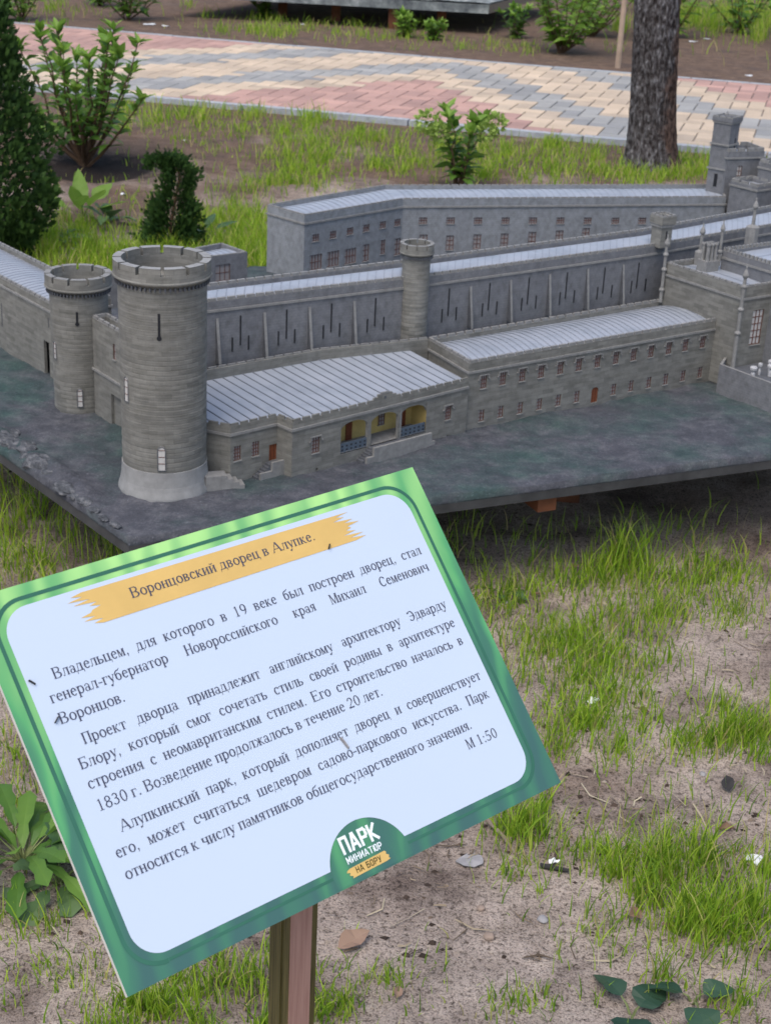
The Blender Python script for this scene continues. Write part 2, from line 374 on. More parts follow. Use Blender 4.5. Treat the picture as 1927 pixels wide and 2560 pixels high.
tag(kb.build('kerb', M['kerb']), kind='structure')

# ------------------------------------------------------------------ display platform
HP = .25
def convex_top(poly, step, zfun, mats, name, parent):
    xs = [p[0] for p in poly]; ys = [p[1] for p in poly]
    bm = bmesh.new()
    gx_ = np.arange(min(xs) - step, max(xs) + step * 2, step); gy_ = np.arange(min(ys) - step, max(ys) + step * 2, step)
    vs = [[bm.verts.new((x, y, 0)) for x in gx_] for y in gy_]
    for j in range(len(gy_) - 1):
        for i in range(len(gx_) - 1): bm.faces.new((vs[j][i], vs[j][i + 1], vs[j + 1][i + 1], vs[j + 1][i]))
    for k in range(len(poly)):
        a = Vector((*poly[k], 0)); b = Vector((*poly[(k + 1) % len(poly)], 0)); d = b - a
        bmesh.ops.bisect_plane(bm, geom=bm.verts[:] + bm.edges[:] + bm.faces[:], plane_co=a, plane_no=(d.y, -d.x, 0), clear_outer=True)
    for v in bm.verts: v.co.z = zfun(v.co.x, v.co.y)
    ed = [e for e in bm.edges if e.is_boundary]
    r = bmesh.ops.extrude_edge_only(bm, edges=ed)
    for v in [g for g in r['geom'] if isinstance(g, bmesh.types.BMVert)]: v.co.z = HP - .018
    bmesh.ops.recalc_face_normals(bm, faces=bm.faces)
    me = bpy.data.meshes.new(name); bm.to_mesh(me); bm.free()
    for x in mats: me.materials.append(x)
    for p in me.polygons: p.use_smooth = True
    o = bpy.data.objects.new(name, me); SC.collection.objects.link(o); o.parent = parent; o.location = -wloc(parent); return o
A_ = at(0, 1116, HP)[:2]; B_ = at(322, 1343, HP)[:2]; C1 = B_; D_ = at(1927, 1133, HP)[:2]
dl = (A_ - B_) / np.linalg.norm(A_ - B_); dr = (D_ - C1) / np.linalg.norm(D_ - C1)
PLAT = [tuple(B_), tuple(D_ + dr * .9), (2.3047, 5.0682), (1.2023, 5.4487), (-0.1640, 4.8243), (-0.4295, 4.3973), (-1.7221, 4.0988), tuple(A_ + dl * 1.0)]
ctr = np.mean(PLAT, 0)
plat = empty('display_platform', (ctr[0], ctr[1], 0), 'low grey display platform under the miniature palace, its rocky rim facing the sign', 'display platform')
edge_l = (A_, B_)
def tz(x, y):
    z = (fbm(x, y, 0, 9, 4) - .45) * .012 + (fbm(x, y, 5, 40, 3) - .45) * .009
    d = np.array([x, y]) - B_; s = d @ dl; dn = -(d[0] * dl[1] - d[1] * dl[0])
    dn = abs(dn)
    if .12 < s < 1.5 and dn < .09:
        w = np.exp(-((dn - .03) / .025) ** 2) * np.clip((s - .12) / .15, 0, 1) * np.clip(1.2 - s / 2, .2, 1)
        z += w * (.006 + .03 * max(0, fbm(x, y, 2, 26, 4) - .40) * 2)
    return HP + z - .001
convex_top(PLAT, .012, tz, [M['terrain']], 'terrain', plat)
def rock_rim():
    V, F3 = [], []; k = 0; rr_ = random.Random(5)
    for px_, py_, sz in ((2, 1105, .035), (22, 1112, .026), (52, 1128, .030), (70, 1152, .022), (95, 1165, .036), (118, 1188, .020), (140, 1206, .016), (158, 1228, .024), (185, 1248, .013), (210, 1262, .018), (232, 1281, .011), (30, 1090, .018), (75, 1118, .014), (120, 1160, .013), (255, 1300, .010), (285, 1318, .010), (-20, 1090, .04), (-60, 1060, .04)):
        p = at(px_ + 4, py_ - 6, HP); bm = bmesh.new(); bmesh.ops.create_icosphere(bm, subdivisions=3, radius=sz * .74); o = rr_.uniform(0, 50)
        co = np.array([v.co[:] for v in bm.verts]); q = co / sz; d_ = .45 + 1.15 * fbm(q[:, 0] * 1.1 + o, q[:, 1] * 1.1 + o, q[:, 2] * 1.1 + 3, 2.1, 4); co = co * d_[:, None]
        co[:, :2] += dl[None] * (co[:, :2] @ dl)[:, None] * .8; co[:, 2] = co[:, 2] * .62; co += p + np.array([0, 0, .0])
        V += [tuple(c) for c in co]; F3 += [tuple(v.index + k for v in f.verts) for f in bm.faces]; k += len(co); bm.free()
    me = fast_mesh('rocky_rim', np.array(V) - wloc(plat), None, F3)
    mt, nd, lk, b = mat('rim_rock', (.15, .15, .15), .9, .2); nn_ = noise(nd, lk, 70, 5, .7, coords(nd)); lk.new(ramp(nd, lk, nn_, [(.3, (.035, .038, .042)), (.5, (.075, .08, .088)), (.70, (.19, .19, .195))]), b.inputs['Base Color']); bump(nd, lk, b, nn_, .8, .006); me.materials.append(mt); o = bpy.data.objects.new('rocky_rim', me); SC.collection.objects.link(o); o.parent = plat
rock_rim()
sb = MB(); n = len(PLAT); zb, zt = HP - .036, HP - .016
sb.face([(*p, zb) for p in PLAT[::-1]]); sb.face([(*p, zt) for p in PLAT])
for k in range(n): a, b = PLAT[k], PLAT[(k + 1) % n]; sb.face([(*a, zb), (*b, zb), (*b, zt), (*a, zt)])
sb.build('slab', M['slab'], plat)
def leg(x, y, ztop, w, parent, z0=-.05):
    lb = MB(); lb.box((x, y), (1, 0), (0, 1), -w / 2, w / 2, -w / 2, w / 2, z0, ztop); return lb.build('leg', M['leg'], parent)
bmb = MB(); bmb.box(at(1367, 1262, zb - .02)[:2], dr, np.array([-dr[1], dr[0]]), -.021, .021, .0, 1.2, zb - .034, zb - .0005); bmb.build('support_beam', M['leg'], plat)
for x, y in ((.42, 3.35), (1.35, 3.6), (-.45, 2.75), (-.95, 3.5), (.5, 3.9), (1.5, 4.6), (-.2, 4.5), (-1.3, 4.1)): leg(x, y, zb, .06, plat)

# ------------------------------------------------------------------ miniature palace
PAL = empty('miniature_palace', (0.2, 3.4, HP), 'grey stone scale model of a crenellated palace with round towers, standing on the low platform', 'model palace')
def offset(pts, d):
    out = []; n = len(pts)
    for i in range(n):
        p0, p1, p2 = (np.array(pts[(i + k) % n], float) for k in (-1, 0, 1))
        d1 = (p1 - p0) / np.linalg.norm(p1 - p0); d2 = (p2 - p1) / np.linalg.norm(p2 - p1)
        n1 = np.array([d1[1], -d1[0]]); n2 = np.array([d2[1], -d2[0]]); b = n1 + n2; b = b / (b @ n1)
        out.append(p1 + b * d)
    return [tuple(p) for p in out]
def wall(mb, p0, p1, z0, z1, holes=(), depth=.005, mi=0, back=None):
    p0 = np.array(p0, float); p1 = np.array(p1, float); L = np.linalg.norm(p1 - p0); u = (p1 - p0) / L; nn = np.array([u[1], -u[0]])
    S = lambda s, z, d=0: (p0[0] + u[0] * s - nn[0] * d, p0[1] + u[1] * s - nn[1] * d, z)
    ss = sorted({0, L, *[h[0] for h in holes], *[h[1] for h in holes]}); zz = sorted({z0, z1, *[h[2] for h in holes], *[h[3] for h in holes]})
    ss = [s for s in ss if 0 <= s <= L]; zz = [z for z in zz if z0 <= z <= z1]
    uvf = lambda pts: [(a, b) for a, b in pts]
    for a, b in zip(ss[:-1], ss[1:]):
        for c, d in zip(zz[:-1], zz[1:]):
            if b - a < 1e-6 or d - c < 1e-6: continue
            if any(h[0] - 1e-7 <= a and b <= h[1] + 1e-7 and h[2] - 1e-7 <= c and d <= h[3] + 1e-7 for h in holes): continue
            mb.face([S(a, c), S(b, c), S(b, d), S(a, d)], mi, [(a, c), (b, c), (b, d), (a, d)])
    for h in holes:
        a, b, c, d = h[:4]; D = h[4] if len(h) > 4 else depth
        mb.face([S(a, c), S(a, d), S(a, d, D), S(a, c, D)], mi); mb.face([S(b, d), S(b, c), S(b, c, D), S(b, d, D)], mi)
        mb.face([S(a, d), S(b, d), S(b, d, D), S(a, d, D)], mi); mb.face([S(b, c), S(a, c), S(a, c, D), S(b, c, D)], mi)
        if back is not None and not (len(h) > 5 and h[5] == 'open'): mb.face([S(a, c, D), S(b, c, D), S(b, d, D), S(a, d, D)], back)
def window(parent, p0, p1, s0, s1, z0, z1, nx, ny, depth=.005, pane='pane', bw=.0014, name='window', arch=False, hood=False, fm='frame'):
    mb = MB(); p0 = np.array(p0, float); p1 = np.array(p1, float); u = (p1 - p0) / np.linalg.norm(p1 - p0); nn = np.array([-u[1], u[0]])
    e = .0002
    mb.box(p0, u, nn, s0 + e, s1 - e, depth - .0015, depth - .0003, z0 + e, z1 - e, 1)
    for k in range(nx + 1):
        s = s0 + bw / 2 + (s1 - s0 - bw) * k / nx; mb.box(p0, u, nn, s - bw / 2 + e, s + bw / 2 - e, depth - .003, depth - .0016, z0 + e, z1 - e, 0)
    for k in range(ny + 1):
        z = z0 + bw / 2 + (z1 - z0 - bw) * k / ny; b = bw * .8; mb.box(p0, u, nn, s0 + e, s1 - e, depth - .0027, depth - .0019, z - b / 2, z + b / 2, 0)
    mb.box(p0, u, nn, s0 - .001, s1 + .001, -.0022, .001, z0 - .0022, z0 - .0002, 2)
    if hood:
        mb.box(p0, u, nn, s0 - .002, s1 + .002, -.003, .0005, z1 + .0012, z1 + .0032, 2)
        for sg in (s0 - .0042, s1 + .0022): mb.box(p0, u, nn, sg, sg + .002, -.003, .0005, z1 - .0065, z1 + .0032, 2)
        mb.box(p0, u, nn, s0 - .0075, s0 - .0044, -.003, .0005, z1 - .0085, z1 - .0062, 2); mb.box(p0, u, nn, s1 + .0044, s1 + .0075, -.003, .0005, z1 - .0085, z1 - .0062, 2)
    return mb.build(name, [M[fm], M[pane], M['stone_trim']], parent)
def door(parent, p0, p1, s0, s1, z0, z1, depth=.005, m='door', arch=False):
    mb = MB(); p0 = np.array(p0, float); p1 = np.array(p1, float); u = (p1 - p0) / np.linalg.norm(p1 - p0); nn = np.array([-u[1], u[0]]); e = .0002
    mb.box(p0, u, nn, s0 + e, s1 - e, depth - .0022, depth - .0003, z0 + e, z1 - e, 0)
    w = s1 - s0
    for k in range(1, 3): mb.box(p0, u, nn, s0 + w * k / 3 - .0002, s0 + w * k / 3 + .0002, depth - .0026, depth - .002, z0 + .001, z1 - .001, 1)
    if arch:   # stone spandrels turn the square hole into a round-headed one
        r = w / 2; zc = z1 - r; seg = 8
        for sg in (-1, 1):
            c = [(s0 + r + sg * r * math.sin(math.pi / 2 * k / seg), zc + r * math.cos(math.pi / 2 * k / seg)) for k in range(seg + 1)]
            corner = (s0 + r + sg * r, z1)
            for a, b in zip(c[:-1], c[1:]):
                t = [corner, a, b]
                mb.face([(p0[0] + u[0] * q[0] + nn[0] * .0006, p0[1] + u[1] * q[0] + nn[1] * .0006, q[1]) for q in (t if sg < 0 else t[::-1])], 2)
    return mb.build('door', [M[m], M['slit'], M['stone_warm']], parent)
def merlons(mb, p0, p1, zb, zt, t, pitch, gap, mi=0, end=.0):
    p0 = np.array(p0, float); p1 = np.array(p1, float); L = np.linalg.norm(p1 - p0); u = (p1 - p0) / L; nn = np.array([-u[1], u[0]])
    n = max(1, int(round((L - 2 * end) / pitch))); pt = (L - 2 * end) / n
    for k in range(n):
        mb.box(p0, u, nn, end + k * pt + gap / 2, end + (k + 1) * pt - gap / 2, .0003, t - .0003, zb - .0005, zt, mi)
def ring(mb, pts, dout, din, z0, z1, mi):   # mitred band round a footprint
    o = offset(pts, dout); i_ = offset(pts, din); n = len(pts)
    for k in range(n):
        l = (k + 1) % n
        mb.face([(*o[k], z0), (*o[l], z0), (*o[l], z1), (*o[k], z1)], mi); mb.face([(*i_[l], z0), (*i_[k], z0), (*i_[k], z1), (*i_[l], z1)], mi)
        mb.face([(*o[k], z1), (*o[l], z1), (*i_[l], z1), (*i_[k], z1)], mi); mb.face([(*o[l], z0), (*o[k], z0), (*i_[k], z0), (*i_[l], z0)], mi)
def body(name, front, back, z0, z1, roof_drop=.012, t=.006, holes=None, cornice=None, stone='stone_warm', mer=(.0245, .0052, .0062), arch=.012, rib=.018, skip=(), roof=True, depth=.005, cor_edges=None, label=None, trim='stone_trim'):
    pts = [tuple(map(float, p[:2])) for p in front] + [tuple(map(float, p[:2])) for p in back][::-1]; n = len(pts); mb = MB(); holes = holes or {}
    zp = z1 - mer[2] if mer else z1
    for k in range(n):
        wall(mb, pts[k], pts[(k + 1) % n], z0, zp, holes.get(k, ()), depth, 0, 2)
    ins = offset(pts, -t)
    for k in range(n):
        l = (k + 1) % n; mb.face([(*pts[k], zp), (*pts[l], zp), (*ins[l], zp), (*ins[k], zp)], 1)
        mb.face([(*ins[l], zp - roof_drop - .01), (*ins[k], zp - roof_drop - .01), (*ins[k], zp), (*ins[l], zp)], 0)
        if mer and k not in skip: merlons(mb, pts[k], pts[l], zp, z1, t, mer[0], mer[1], 1)
    if cornice: ring(mb, pts, .003, -.001, cornice - .0025, cornice + .0025, 1)
    ob = mb.build(name, [M[stone], M[trim], M['stone_dark']], PAL)
    if label: ob['label'] = label
    if roof:
        rb = MB(); nf = len(front); Fi = [np.array(p) for p in ins[:nf]]; Bi = [np.array(p) for p in ins[nf:]][::-1]; zr = zp - roof_drop
        K = 10
        hz = lambda tt: zr + arch * (1 - (2 * tt - 1) ** 2)
        for a in range(nf - 1):
            nseg = max(1, int(round(np.linalg.norm(Fi[a + 1] - Fi[a]) / rib))) if rib else 1
            for s in range(nseg):
                f0, f1 = s / nseg, (s + 1) / nseg
                pf0, pf1 = Fi[a] + (Fi[a + 1] - Fi[a]) * f0, Fi[a] + (Fi[a + 1] - Fi[a]) * f1; pb0, pb1 = Bi[a] + (Bi[a + 1] - Bi[a]) * f0, Bi[a] + (Bi[a + 1] - Bi[a]) * f1
                for k in range(K):
                    t0, t1 = k / K, (k + 1) / K
                    rb.face([(*(pf0 + (pb0 - pf0) * t0), hz(t0)), (*(pf1 + (pb1 - pf1) * t0), hz(t0)), (*(pf1 + (pb1 - pf1) * t1), hz(t1)), (*(pf0 + (pb0 - pf0) * t1), hz(t1))], 0, None, True)
                    if s:
                        d = (Fi[a + 1] - Fi[a]); d = d / np.linalg.norm(d) * .0007
                        q0, q1 = pf0 + (pb0 - pf0) * t0, pf0 + (pb0 - pf0) * t1
                        for (aa, bb, h0, h1) in ((-d, -d, 0, .0009), (d, d, .0009, 0), (-d, d, .0009, .0009)):
                            if aa is bb: rb.face([(*(q0 + aa), hz(t0) - .0005), (*(q1 + aa), hz(t1) - .0005), (*(q1 + aa), hz(t1) + .0009), (*(q0 + aa), hz(t0) + .0009)], 1)
                            else: rb.face([(*(q0 + aa), hz(t0) + .0009), (*(q0 + bb), hz(t0) + .0009), (*(q1 + bb), hz(t1) + .0009), (*(q1 + aa), hz(t1) + .0009)], 1)
        rb.build('roof', [M['roof'], M['seam_light']], ob)
    return ob, pts

# --- two-storey service wing
AF = [np.array((0.1622, 3.1144)), np.array((0.7665, 3.5428))]; AB = [np.array((0.0748, 3.2722)), np.array((0.6744, 3.7094))]
zx3 = lambda x, y: (1050 + x / 3.0273, 500 + y / 3.0273); zx5 = lambda x, y: (1527 + x / 4.0225, 700 + y / 4.0225)
up = [zx3(480, 1370), zx3(625, 1345), zx3(772, 1318), zx3(915, 1292), zx3(1060, 1268), zx3(1200, 1245), zx3(1340, 1220), zx3(1480, 1195), zx5(225, 755), zx5(400, 725), zx5(578, 690), zx5(745, 660), zx5(918, 635)]
lo = [zx3(463, 1620), zx3(608, 1592), zx3(755, 1565), zx3(900, 1540), zx3(1043, 1512), zx3(1182, 1488), zx3(1460, 1435), zx3(1592, 1412), zx5(375, 1040), zx5(545, 1005), zx5(718, 975), zx5(888, 945)]
uw = [onwall(p, *AF) for p in up]; lw = [onwall(p, *AF) for p in lo]; dw = onwall(zx3(1318, 1490), *AF)
uz = float(np.median([w[1] for w in uw])); lz = float(np.median([w[1] for w in lw]))
WW, WH, LH = .0172, .0285, .0262
hA = [(s - WW / 2, s + WW / 2, uz - WH / 2, uz + WH / 2) for s, _ in uw] + [(s - .0078, s + .0078, lz - LH / 2, lz + LH / 2) for s, _ in lw]
dA = (dw[0] - .0105, dw[0] + .0105, HP + .002, dw[1] + .023); hA.append(dA)
oA, pA = body('wing', AF, AB, HP - .01, .405, .010, .006, {0: hA}, .378, arch=.012, label='two-storey wing with two rows of brown windows')
for (s, _) in uw: window(oA, *AF, s - WW / 2, s + WW / 2, uz - WH / 2, uz + WH / 2, 3, 3, hood=True)
for (s, _) in lw: window(oA, *AF, s - .0078, s + .0078, lz - LH / 2, lz + LH / 2, 2, 3)
door(oA, *AF, *dA, arch=True)

# --- one-storey front wing with veranda
z2 = lambda x, y: (500 + x / 2.6016, 560 + y / 2.6016)
BF = [np.array(p) for p in ((-0.4205, 2.7942), (-0.3024, 2.7510), (-0.2194, 2.8237), (-0.1874, 2.7923), (0.1623, 3.1050))]
BW = [np.array(p) for p in ((-0.4514, 2.9215), (-0.3747, 2.9812), (-0.1564, 3.1504), (0.0748, 3.2692))]
e1, e3 = (BF[1], BF[2]), (BF[3], BF[4])
ZB = .371
def hole(px, e, w, h): s, z = onwall(px, *e); return (s - w / 2, s + w / 2, z - h / 2, z + h / 2)
w1 = hole(z2(243, 1492), e1, .0175, .030); w2 = hole(z2(362, 1462), e1, .0175, .030)
w3 = hole(z2(752, 1438), e3, .020, .033); w4 = hole(z2(1612, 1228), e3, .0175, .031)
d1 = hole(z2(476, 1485), e1, .0195, .034)
va = [onwall(z2(916, 1400), *e3)[0], onwall(z2(1088, 1400), *e3)[0], onwall(z2(1110, 1400), *e3)[0], onwall(z2(1283, 1400), *e3)[0], onwall(z2(1299, 1350), *e3)[0], onwall(z2(1464, 1340), *e3)[0]]
vz0 = onwall(z2(920, 1495), *e3)[1]; vz1 = onwall(z2(1190, 1232), *e3)[1]; vz1 = min(vz1, .3405)
vent1 = hole(z2(760, 1595), e3, .006, .006); vent2 = hole(z2(1608, 1382), e3, .006, .006)
arches = [(va[0], va[1], vz0, vz1, .0, 'open'), (va[2], va[3], vz0, vz1, .0, 'open'), (va[4], va[5], vz0, vz1, .0, 'open')]
mb = MB()
BPTS = [tuple(p) for p in BF] + [tuple(p) for p in BW[::-1]]
zpB = ZB - .0058
HB = {1: [w1, w2, d1], 3: [w3, w4, vent1, vent2] + arches}
for k in range(4): wall(mb, BF[k], BF[k + 1], HP - .01, zpB, HB.get(k, ()), .005, 0, 2)
# front parapet (thin) and cornice following the front line only
def strip(mb, line, o0, o1, za, zb_, mi):
    pl = [np.array(p, float) for p in line]; nrm = []
    for i in range(len(pl)):
        ds = []
        if i: d = pl[i] - pl[i - 1]; ds.append(d / np.linalg.norm(d))
        if i < len(pl) - 1: d = pl[i + 1] - pl[i]; ds.append(d / np.linalg.norm(d))
        ns = [np.array([d[1], -d[0]]) for d in ds]; b = sum(ns); nrm.append(b / (b @ ns[0]) if len(ns) > 1 else ns[0])
    O = [p + n_ * o1 for p, n_ in zip(pl, nrm)]; I = [p + n_ * o0 for p, n_ in zip(pl, nrm)]
    for k in range(len(pl) - 1):
        mb.face([(*O[k], za), (*O[k + 1], za), (*O[k + 1], zb_), (*O[k], zb_)], mi); mb.face([(*I[k + 1], za), (*I[k], za), (*I[k], zb_), (*I[k + 1], zb_)], mi)
        mb.face([(*O[k], zb_), (*O[k + 1], zb_), (*I[k + 1], zb_), (*I[k], zb_)], mi); mb.face([(*O[k + 1], za), (*O[k], za), (*I[k], za), (*I[k + 1], za)], mi)
    for q, fl in ((0, 1), (-1, 0)):
        c = [(*I[q], za), (*O[q], za), (*O[q], zb_), (*I[q], zb_)]; mb.face(c if fl else c[::-1], mi)
strip(mb, BF, -.0045, -.0002, zpB - .02, zpB + .0001, 0)
strip(mb, BF, -.001, .0032, .3470, .3520, 1)
for k in range(4): merlons(mb, BF[k], BF[k + 1], zpB, ZB, .0045, .0239, .0052, 0)
# back parapet wall, higher
strip(mb, BW[:4], -.003, .003, HP, .4015, 0)
for k in range(3): merlons(mb, BW[k] + np.array([0.0, 0]), BW[k + 1], .4015, .405, .0035, .0239, .0036, 1)
# stepped gable over the veranda
gs = onwall(z2(1205, 1120), *e3)[0]; u3 = (BF[4] - BF[3]) / np.linalg.norm(BF[4] - BF[3]); n3 = np.array([-u3[1], u3[0]])
mb.box(BF[3], u3, n3, gs - .030, gs + .030, .0004, .0041, zpB - .001, ZB + .004, 0); mb.box(BF[3], u3, n3, gs - .019, gs + .019, .0006, .0039, ZB + .004, ZB + .0095, 0)
mb.box(BF[3], u3, n3, gs - .010, gs + .010, .0004, .0041, ZB + .0095, ZB + .0125, 1); mb.box(BF[3], u3, n3, gs - .0025, gs + .0025, -.0006, .001, ZB - .002, ZB + .004, 2)
# spandrels, piers, veranda room
SPT = lambda s, z, d: (BF[3][0] + u3[0] * s + n3[0] * d, BF[3][1] + u3[1] * s + n3[1] * d, z)
for a0, a1 in ((va[0], va[1]), (va[2], va[3]), (va[4], va[5])):
    r = (a1 - a0) / 2; hh = .017; seg = 10; mid = (a0 + a1) / 2
    for sg in (-1, 1):
        c = [(mid + sg * r * math.sin(math.pi / 2 * k / seg), vz1 - hh + hh * math.cos(math.pi / 2 * k / seg)) for k in range(seg + 1)]; cor = (mid + sg * r, vz1)
        for a, b in zip(c[:-1], c[1:]):
            tr_ = [cor, a, b] if sg < 0 else [cor, b, a]
            mb.face([SPT(q[0], q[1], .0008) for q in tr_], 0); mb.face([SPT(a[0], a[1], .0008), SPT(b[0], b[1], .0008), SPT(b[0], b[1], .006), SPT(a[0], a[1], .006)], 1)
for a in (va[1], va[3]): mb.box(BF[3], u3, n3, a - .0002, a + (va[2] - va[1]) + .0002, .0004, .007, vz0 - .001, vz1 + .001, 1)
s0, s1 = va[0] - .004, va[5] + .004; dd = .050
mb.face([SPT(s0, vz0 + .002, .0003), SPT(s1, vz0 + .002, .0003), SPT(s1, vz0 + .002, dd), SPT(s0, vz0 + .002, dd)], 1)
mb.face([SPT(s0, vz0, dd), SPT(s1, vz0, dd), SPT(s1, vz1 + .004, dd), SPT(s0, vz1 + .004, dd)], 3)
mb.face([SPT(s0, vz0, 0.001), SPT(s0, vz0, dd), SPT(s0, vz1 + .004, dd), SPT(s0, vz1 + .004, .001)], 3); mb.face([SPT(s1, vz0, dd), SPT(s1, vz0, .001), SPT(s1, vz1 + .004, .001), SPT(s1, vz1 + .004, dd)], 3)
oB = mb.build('wing', [M['stone_warm'], M['stone_trim'], M['stone_dark'], M['yellow']], PAL); oB['label'] = 'one-storey wing with pale seamed roof and three-arched yellow veranda'
window(oB, *e1, *w1, 3, 4); window(oB, *e1, *w2, 3, 4); window(oB, *e3, *w3, 3, 4, hood=True); window(oB, *e3, *w4, 3, 4, hood=True); door(oB, *e1, *d1)
vback = (np.array(SPT(0, 0, dd)[:2]), np.array(SPT(1, 0, dd)[:2]))
for s_ in (va[1] - .009, va[5] - .022): door(oB, vback[0], vback[1], s_ - .008, s_ + .008, vz0 + .002, vz0 + .040, depth=-.0004)
window(oB, vback[0], vback[1], va[3] - .012, va[3] + .004, vz0 + .018, vz0 + .044, 2, 3, depth=-.0002)
for a0, a1 in ((va[0], va[1]), (va[4], va[5])):
    bb = MB(); bb.box(BF[3], u3, n3, a0 + .0005, a1 - .0005, .0015, .0035, vz0 + .0005, vz0 + .021, 0)
    nq = 6
    for r_ in range(2):
        for k in range(nq): s_ = a0 + (a1 - a0) * (k + .5) / nq; bb.box(BF[3], u3, n3, s_ - .002, s_ + .002, .0010, .0018, vz0 + .005 + r_ * .008, vz0 + .008 + r_ * .008, 1)
    bb.build('balustrade', [M['bluegrey'], M['slit']], oB)
# roof: slopes gently up to the back parapet, seams run across
rb = MB(); org = BF[3]
def ab(p): d = np.array(p) - org; return d @ u3, d @ n3
fa = [ab(p - np.array([u3[1], -u3[0]]) * .004) for p in BF]; ba = [ab(p) for p in BW]
def interp(pl, a): return float(np.interp(a, [p[0] for p in pl], [p[1] for p in pl]))
a_s = np.arange(fa[0][0], fa[-1][0] - .004, .0239); ZR = lambda a, t: .3615 + .018 * t
extra = sorted(list(a_s) + [fa[1][0], fa[2][0], fa[3][0], fa[-1][0]])
for a0, a1 in zip(extra[:-1], extra[1:]):
    if a1 - a0 < 1e-4: continue
    for k in range(6):
        t0, t1 = k / 6, (k + 1) / 6; q = []
        for (a, t) in ((a0, t0), (a1, t0), (a1, t1), (a0, t1)):
            f, b_ = interp(fa, a), interp(ba, a) - .002; p = org + u3 * a + n3 * (f + (b_ - f) * t); q.append((*p, ZR(a, t)))
        rb.face(q, 0, None, True)
for a in a_s:
    f, b_ = interp(fa, a), interp(ba, a) - .003; w_ = .0011
    c = [(*(org + u3 * (a + sx * w_) + n3 * bb_), ZR(a, t) + dz) for dz in (-.0003, .0016) for sx, bb_, t in ((-1, f, 0), (1, f, 0), (1, b_, 1), (-1, b_, 1))]
    rb.box8(c, 1)
rb.build('roof', [M['roof'], M['seam']], oB)
# staircases in front of it
def stairs(p0, u, n, s_low, s_high, zlow, zhigh, w, steps, land, par=None, m='stone_trim', parent=None, m0='stone_dark'):
    sbm = MB(); L = s_high - s_low
    for k in range(steps):
        a = s_low + L * k / steps; b = s_low + L * (k + 1) / steps; z = zlow + (zhigh - zlow) * (k + 1) / steps
        lo_, hi_ = min(a, b), max(a, b); sbm.box(p0, u, n, lo_, hi_, -w, -.0004, HP - .012, z, 0)
    if land: lo_, hi_ = min(s_high, s_high + land), max(s_high, s_high + land); sbm.box(p0, u, n, lo_ + .0001, hi_, -w, -.0004, HP - .012, zhigh + .0003, 0)
    if par:
        for (a, b, z) in par: sbm.box(p0, u, n, a, b, -w - .006, -w - .0002, HP - .014, z, 1)
    return sbm.build('staircase', [M[m0], M[m]], parent)
u1 = (BF[2] - BF[1]) / np.linalg.norm(BF[2] - BF[1]); n1 = np.array([-u1[1], u1[0]])
dz = d1[2]
stairs(BF[1], u1, n1, d1[0] - .040, d1[0] - .004, HP, dz, .017, 6, .034, [(d1[0] - .036, d1[0] - .008, HP + (dz - HP) * .55), (d1[0] - .0078, d1[0] + .031, dz + .006)], parent=oB)
sm = va[2]
stairs(BF[3], u3, n3, sm - .036, sm - .002, HP, vz0, .020, 6, va[3] - va[2] + .02, [(sm - .030, sm - .012, HP + (vz0 - HP) * .5), (sm - .0118, va[5] - .004, vz0 + .006), (va[5] - .0038, va[5] + .006, HP + .01)], parent=oB)
# little corner stair beside the big tower
c0 = at(*z2(95, 1650), HP + .02)[:2]; dS = at(*z2(190, 1705), HP)[:2] - c0; dS = dS / np.linalg.norm(dS); nS = np.array([-dS[1], dS[0]])
stairs(c0 - nS * -.014, dS, nS, .056, .010, HP, HP + .028, .030, 4, -.03, None, parent=oB, m0='stone_trim')

# --- long back wing with buttresses and slits
CF = [np.array(p) for p in ((-0.4730, 2.9783), (-0.3817, 3.0364), (0.0466, 3.3115), (0.5959, 3.6979))]; CF.append(at(1860, 571, .533)[:2])
CB = [np.array(p) for p in ((-0.4886, 3.1036), (-0.3973, 3.1638), (0.0406, 3.4626), (0.6096, 3.8771))]; CB.append(at(1875, 521, .533)[:2])
dE = (CF[4] - CF[3]) / np.linalg.norm(CF[4] - CF[3]); CF[4] = CF[4] + dE * .3; CB[4] = CB[4] + (CB[4] - CB[3]) / np.linalg.norm(CB[4] - CB[3]) * .3
oC, pC = body('wing', CF, CB, HP - .01, .533, .012, .007, None, .507, 'stone_cool', arch=.014, rib=.021, mer=(.0220, .0044, .0062), label='long bare back wing with sloping buttresses and narrow slits')
def slit(parent, edge, s, z0, z1, w=.0034):
    p0, p1 = (np.array(p, float) for p in edge); u = (p1 - p0) / np.linalg.norm(p1 - p0); nn = np.array([-u[1], u[0]]); b = MB()
    b.box(p0, u, nn, s - w / 2, s + w / 2, -.0006, .004, z0, z1, 0)
    b.box(p0, u, nn, s + w / 2, s + w / 2 + .0011, -.0009, .004, z0 - .0004, z1 + .0004, 1); b.box(p0, u, nn, s - w / 2, s + w / 2, -.0009, .004, z0 - .0009, z0 - .0001, 1)
    return b.build('arrow_slit', [M['slit'], M['stone_cool']], parent)
